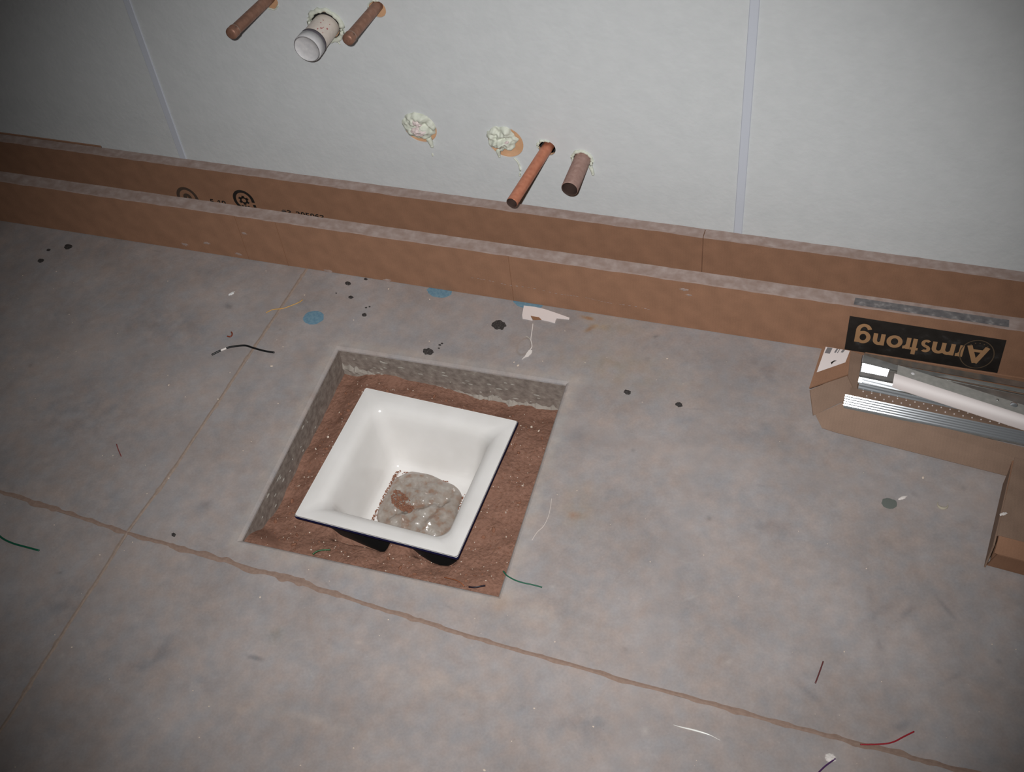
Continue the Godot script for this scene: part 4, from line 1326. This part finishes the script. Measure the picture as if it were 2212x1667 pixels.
	# channel cover lying askew on the fitting
	var c := thing("channel_cover", "pale sheet metal channel cover lying askew on the bright light fitting", "metal cover", Vector3(0.788, 0.05, 0.285))
	var cq := -c.position
	st = begin(true)
	var prof := [Vector2(0.3125, 0.0430), Vector2(0.3120, 0.0450), Vector2(0.2965, 0.0590), Vector2(0.2945, 0.0600)]
	var cs := func(pts: Array, s: SurfaceTool, x0: float, x1: float):
		for i in pts.size() - 1:
			var P := []
			for e in [[pts[i], x0], [pts[i], x1], [pts[i + 1], x1], [pts[i + 1], x0]]:
				var d: float = e[1] - 0.79
				P.append(cq + Vector3(e[1], e[0].y + 0.004 - 0.02 * d, e[0].x - 0.003 + 0.195 * d))
			quad(s, P[0], P[1], P[2], P[3], Vector3(0, 1, 0.3))
	cs.call(prof, st, 0.788, 1.16)
	mi("side", done(st), M.white_metal, c)
	st = begin()
	cs.call([Vector2(0.2945, 0.0600), Vector2(0.2700, 0.0570), Vector2(0.2690, 0.0540)], st, 0.792, 1.16)
	mi("top", done(st), M.grey_metal, c)
	for e in [[0.818, 0.2825, 0.0034, M.cap], [0.985, 0.3120, 0.0060, M.chrome], [0.958, 0.3080, 0.0026, M.galv]]:
		st = begin(true)
		var d: float = e[0] - 0.79
		lathe(st, cq + Vector3(e[0], 0.0612 - 0.02 * d, e[1]), Vector3.UP, [Vector2(0, e[2] * 1.1), Vector2(0.0012, e[2]), Vector2(0.002, e[2] * 0.6), Vector2(0.0023, 0.0001)], 18)
		mi("screw", done(st), e[3], c)
	# closed carton at the right edge
	var b := thing("carton", "low closed brown carton at the right, in front of the light fitting", "carton", Vector3(0.9684, 0, 0.6077))
	b.rotation.y = -0.085
	st = begin()
	bev_box(st, Vector3(1.2, 0.0595, 0.164), 0.0015, Transform3D(Basis(), Vector3(0.6035, 0.031, -0.0935)))
	mi("box", done(st), M.card, b)
	st = begin()
	sheet(st, [Vector3(0.006, 0.0660, -0.178), Vector3(0.001, 0.0650, -0.018), Vector3(1.2, 0.0650, -0.018), Vector3(1.2, 0.0660, -0.178)], 0.003)
	mi("lid_flap", done(st), M.card_in, b)
	st = begin()
	sheet(st, [Vector3(0.004, 0.0640, -0.018), Vector3(0.003, 0.0500, 0.006), Vector3(1.2, 0.0500, 0.006), Vector3(1.2, 0.0640, -0.018)], 0.003, Vector3(0, 1, 1))
	mi("front_flap", done(st), M.card, b)
	st = begin()
	sheet(st, [Vector3(0.008, 0.0470, 0.0050), Vector3(0.000, 0.0030, -0.002), Vector3(1.2, 0.0030, -0.002), Vector3(1.2, 0.0470, 0.0050)], 0.003, Vector3(0, 0, 1))
	mi("front_flap", done(st), M.card, b)
	st = begin()
	sheet(st, [Vector3(-0.0015, 0.0560, -0.004), Vector3(-0.0035, 0.0020, 0.002), Vector3(0.002, 0.0020, -0.170), Vector3(0.004, 0.0600, -0.170)], 0.0025, Vector3(-1, 0, 0))
	mi("end_flap", done(st), M.card_in, b)
	st = begin(true)
	lump(st, Vector3(0.004, 0.0652, -0.060), Vector3(0.8, 0, -0.6), Vector3(0.6, 0, 0.8), Vector3.UP, 0.0062, 0.0028, 0.0014, 0.4, 0.3, 1.0)
	var w := mi("plaster_chip", done(st), M.white_bit)
	w.transform = b.transform
	tag(w, "white plaster chip lying on top edge of low carton at right", "chip")

# ------------------------------------------------------------------ litter
func wire(called: String, label: String, category: String, a: Array, r: float, m: Material, y := 0.0, lift := 0.0, group := "") -> MeshInstance3D:
	var st := begin(true)
	tube(st, path(a, y + r, lift), [r], 8)
	var o := mi(called, done(st), m)
	tag(o, label, category, group)
	return o

func build_litter() -> void:
	var bw := thing("wire_offcut", "black wire offcut with a white band near its left end, lying across the joint", "wire", Vector3(-0.41, 0.0, 0.45))
	var p := path([-0.4625, 0.4758, -0.4520, 0.4646, -0.4434, 0.4576, -0.4329, 0.4502, -0.4083, 0.4408, -0.3917, 0.4421, -0.3761, 0.4435, -0.3610, 0.4438, -0.3439, 0.4423], 0.0022, 0.003)
	for i in p.size(): p[i] -= bw.position
	var st := begin(true)
	tube(st, p, [0.0019], 10)
	mi("insulation", done(st), wire_mat(Color(0.07, 0.075, 0.08)), bw)
	st = begin(true)
	tube(st, p.slice(8, 15), [0.00215], 10)
	mi("white_band", done(st), M.white_bit, bw)
	wire("wire_offcut", "green wire offcut lying on the concrete at the left edge of view", "wire", [-0.6489, 0.9461, -0.6258, 0.9551, -0.6025, 0.9591, -0.5785, 0.9599, -0.5501, 0.9605], 0.0018, wire_mat(Color(0.10, 0.36, 0.27)))
	wire("wire_offcut", "curved green wire offcut beside the front right corner of the pit", "wire", [0.2345, 0.8026, 0.2430, 0.8095, 0.2580, 0.8147, 0.2726, 0.8163, 0.2880, 0.8159, 0.3044, 0.8162], 0.0012, wire_mat(Color(0.14, 0.36, 0.28)), 0.0, 0.001)
	wire("wire_offcut", "short green wire offcut on the soil at the front of the pit", "wire", [-0.0979, 0.8344, -0.0928, 0.8283, -0.0846, 0.8233, -0.0721, 0.8183], 0.0012, wire_mat(Color(0.16, 0.36, 0.20)), -0.0285, 0.002)
	wire("wire_strand", "bare bright copper strand on the soil near the front right of the pit", "wire", [0.1356, 0.8220, 0.1563, 0.8231, 0.1662, 0.8261, 0.1731, 0.8298], 0.0007, mat(Color(0.92, 0.56, 0.38), 0.3, 0.8), -0.0275, 0.002)
	wire("wire_offcut", "short dark wire offcut on the soil by the front right of the pit", "wire", [0.1811, 0.8295, 0.1906, 0.8289, 0.1996, 0.8248, 0.2062, 0.8204], 0.0013, wire_mat(Color(0.13, 0.10, 0.15)), -0.0275, 0.002)
	wire("wire_offcut", "bent red wire offcut crossing the long joint at lower right", "wire", [0.8174, 0.9529, 0.8342, 0.9484, 0.8527, 0.9419, 0.8635, 0.9354, 0.8734, 0.9262, 0.8876, 0.9137], 0.0012, wire_mat(Color(0.62, 0.13, 0.18)), 0.001)
	wire("wire_offcut", "purple wire offcut beside a white blob at the bottom of view", "wire", [0.7654, 1.0118, 0.7733, 0.9991, 0.7804, 0.9901, 0.7865, 0.9828], 0.0012, wire_mat(Color(0.30, 0.16, 0.36)))
	wire("wire_offcut", "short straight reddish brown wire offcut on the open concrete at right", "wire", [0.7492, 0.8349, 0.7464, 0.8538, 0.7431, 0.8734], 0.0011, wire_mat(Color(0.40, 0.22, 0.22)))
	wire("wire_offcut", "tiny hooked orange and brown wire bit above the black wire", "wire", [-0.4557, 0.4225, -0.4487, 0.4222, -0.4479, 0.4156, -0.4526, 0.4102], 0.0014, wire_mat(Color(0.50, 0.24, 0.16)))
	wire("wire_offcut", "short faint red wire offcut on the concrete far left of the pit", "wire", [-0.5361, 0.7187, -0.5261, 0.7295, -0.5133, 0.7418], 0.0009, wire_mat(Color(0.52, 0.26, 0.25)))
	wire("wire_offcut", "wavy yellow wire offcut across the joint beside the blue paint spot", "wire", [-0.4071, 0.3452, -0.3971, 0.3338, -0.3797, 0.3272, -0.3663, 0.3162, -0.3544, 0.3043, -0.3493, 0.2951], 0.0009, wire_mat(Color(0.80, 0.62, 0.32)))
	wire("white_thread", "fine white thread on the concrete right of the pit", "thread", [0.2704, 0.6426, 0.2752, 0.6758, 0.2735, 0.7004, 0.2662, 0.7166, 0.2625, 0.7336], 0.00055, mat(Color(0.84, 0.80, 0.77), 0.6))
	# glossy strip at the bottom
	st = begin(true)
	var a := path([0.5560, 0.9915, 0.5668, 0.9920, 0.5838, 0.9918, 0.6009, 0.9924, 0.6120, 0.9937, 0.6260, 0.9975], 0.0006)
	var rr := []
	for i in a.size(): rr.append(0.0002 + 0.0012 * pow(sin(PI * pow(float(i) / (a.size() - 1), 0.9)), 2.0))
	tube(st, a, rr, 8)
	tag(mi("plastic_strip", done(st), mat(Color(0.93, 0.93, 0.91), 0.2)), "thin curved shiny white plastic strip at the bottom of view", "plastic strip")
	st = begin(true)
	lump(st, Vector3(0.7800, 0.0, 0.9824), Vector3.RIGHT, Vector3.BACK, Vector3.UP, 0.0080, 0.0068, 0.003, 0.2, 0.3, 2.0)
	tag(mi("plaster_blob", done(st), M.white_bit), "round white plaster blob at the tip of the purple wire", "plaster")
	# torn white strip with hanging thread by the carton
	st = begin()
	plate(st, pv([0.0902, 0.2150, 0.1124, 0.2139, 0.1316, 0.2154, 0.1553, 0.2203, 0.1859, 0.2274, 0.1860, 0.2312, 0.1625, 0.2327, 0.1616, 0.2392, 0.1624, 0.2466, 0.1512, 0.2447, 0.1343, 0.2435, 0.1271, 0.2381, 0.1104, 0.2381, 0.1179, 0.2491, 0.1080, 0.2487, 0.0977, 0.2485, 0.0943, 0.2404]), 0.0002, 0.0022)
	var torn := thing("plastic_scrap", "torn white plastic scrap lying against the front carton behind the pit", "scrap", V0)
	mi("sheet", done(st), M.paper, torn)
	st = begin()
	plate(st, pv([0.1104, 0.2381, 0.1271, 0.2381, 0.1343, 0.2435, 0.1190, 0.2470]), 0.0002, 0.0012)
	mi("brown_back", done(st), mat(Color(0.58, 0.42, 0.31), 0.8), torn)
	wire("string", "thin white string trailing from the torn scrap towards the pit", "string", [0.1212, 0.2571, 0.1241, 0.2715, 0.1270, 0.2870, 0.1296, 0.2988, 0.1344, 0.3087, 0.1368, 0.3167, 0.1355, 0.3243, 0.1348, 0.3280], 0.0011, M.white_bit)
	wire("string", "faint short curl of string beside the ring mark behind the pit", "string", [0.1174, 0.2917, 0.1237, 0.2945, 0.1295, 0.3000], 0.0009, mat(Color(0.72, 0.69, 0.65), 0.7))
	st = begin()
	plate(st, pv([0.1339, 0.3252, 0.1402, 0.3250, 0.1412, 0.3314, 0.1377, 0.3406, 0.1325, 0.3442, 0.1277, 0.3507, 0.1309, 0.3422, 0.1319, 0.3335]), 0.0002, 0.0018)
	tag(mi("plastic_chip", done(st), M.white_bit), "small pointed white chip at the lower end of the string", "chip")
	st = begin(true)
	lump(st, Vector3(0.8314, 0.0, 0.504), Vector3(0.8, 0, -0.6), Vector3(0.6, 0, 0.8), Vector3.UP, 0.0075, 0.0026, 0.0016, 0.6, 0.3, 5.0)
	tag(mi("plastic_chip", done(st), M.white_bit), "small white chip beside the grey green paint spot", "chip")
	st = begin(true)
	var pr := []
	var wr := []
	for i in 25:
		var an := lerpf(-0.5, 3.6, i / 24.0)
		pr.append(Vector3(0.8949 + cos(an) * 0.0080, 0.0004, 0.5027 + sin(an) * 0.0074))
		wr.append(0.0004 + 0.0022 * pow(sin(PI * i / 24.0), 1.5))
	tube(st, pr, wr, 8)
	tag(mi("plaster_ring", done(st), mat(Color(0.70, 0.67, 0.60), 0.8)), "pale broken ring of plaster left of the low carton", "plaster")
	st = begin(true)
	lump(st, Vector3(-0.5019, 0.0, 0.310), Vector3(0.5, 0, -0.86), Vector3(0.86, 0, 0.5), Vector3.UP, 0.0070, 0.0034, 0.0018, 0.5, 0.3, 6.0)
	tag(mi("plaster_chip", done(st), mat(Color(0.88, 0.88, 0.88), 0.3)), "shiny white chip on the concrete above the dark smudge at left", "chip")
	# crumbs of plaster over the concrete, too small to count
	var ball := SphereMesh.new()
	ball.radius = 1.0; ball.height = 1.3; ball.radial_segments = 7; ball.rings = 4
	rng.seed = 404
	var xs := []
	for s in [[-0.335, 0.475, 0.0035], [0.125, 0.367, 0.0032], [0.1152, 0.3605, 0.0020], [-0.4, 0.575, 0.002], [0.98, 0.545, 0.0028], [-0.19, 0.228, 0.0024], [0.39, 0.288, 0.0022], [-0.136, 0.948, 0.0022], [0.31, 1.13, 0.0026], [-0.51, 0.565, 0.0026], [0.86, 0.455, 0.003]]:
		xs.append(Transform3D(Basis(Vector3.UP, s[0] * 9.0).scaled_local(Vector3(s[2], s[2] * 0.5, s[2] * 0.7)), Vector3(s[0], s[2] * 0.3, s[1])))
	while xs.size() < 190:
		var x := rng.randf_range(-1.0, 1.05); var z := rng.randf_range(0.23, 1.35)
		if x > -0.24 and x < 0.255 and z > 0.375 and z < 0.87: continue
		if x > 0.62 and z < 0.45: continue
		var s := rng.randf_range(0.0004, 0.0013)
		xs.append(Transform3D(Basis.from_euler(Vector3(0, rng.randf() * 6, 0)).scaled_local(Vector3(s, s * 0.6, s * 1.3)), Vector3(x, s * 0.3, z)))
	var mm := MultiMesh.new()
	mm.transform_format = MultiMesh.TRANSFORM_3D
	mm.mesh = ball
	mm.instance_count = xs.size()
	for i in xs.size(): mm.set_instance_transform(i, xs[i])
	var node := MultiMeshInstance3D.new()
	node.multimesh = mm
	node.material_override = M.crumb
	node.name = numbered("plaster_crumbs")
	add_child(node)
	tag(node, "pale plaster crumbs strewn over the concrete floor", "crumbs", "", "stuff")

# ------------------------------------------------------------------
func _ready() -> void:
	# camera
	var cam := Camera3D.new()
	cam.name = "camera"
	cam.position = Vector3(0.7033, 1.6731, 1.7827)
	cam.rotation = Vector3(-0.8462, 0.3982, -0.1267)
	cam.fov = 35.2117
	cam.near = 0.02
	add_child(cam)
	cam.current = true
	# environment: a closed dark room, lit only by the camera's flash
	var env := Environment.new()
	env.background_mode = Environment.BG_COLOR
	env.background_color = Color(0.02, 0.02, 0.02)
	env.tonemap_mode = Environment.TONE_MAPPER_LINEAR
	env.tonemap_exposure = 1.0
	env.sdfgi_enabled = true
	env.ssao_enabled = true
	env.ssil_enabled = true
	var we := WorldEnvironment.new()
	we.name = "environment"
	we.environment = env
	add_child(we)
	# flash, up and left of the lens
	var fl := SpotLight3D.new()
	fl.name = "flash"
	fl.position = cam.position + cam.basis * Vector3(-0.045, 0.035, 0.0)
	fl.basis = cam.basis * Basis.from_euler(Vector3(deg_to_rad(-0.3), deg_to_rad(-2.0), 0))
	fl.light_energy = 4.3
	fl.light_color = Color(1.0, 0.995, 0.99)
	fl.light_size = 0.012
	fl.spot_range = 12.0
	fl.spot_attenuation = 2.0
	fl.spot_angle = 31.6
	fl.spot_angle_attenuation = 1.0
	fl.shadow_enabled = true
	add_child(fl)

	nz.seed = 3
	nz.frequency = 0.01
	nz.fractal_octaves = 2
	make_materials()
	build_floor()
	build_walls()
	build_soil()
	build_sink()
	build_cartons()
	build_fitting()
	build_pipes()
	build_litter()
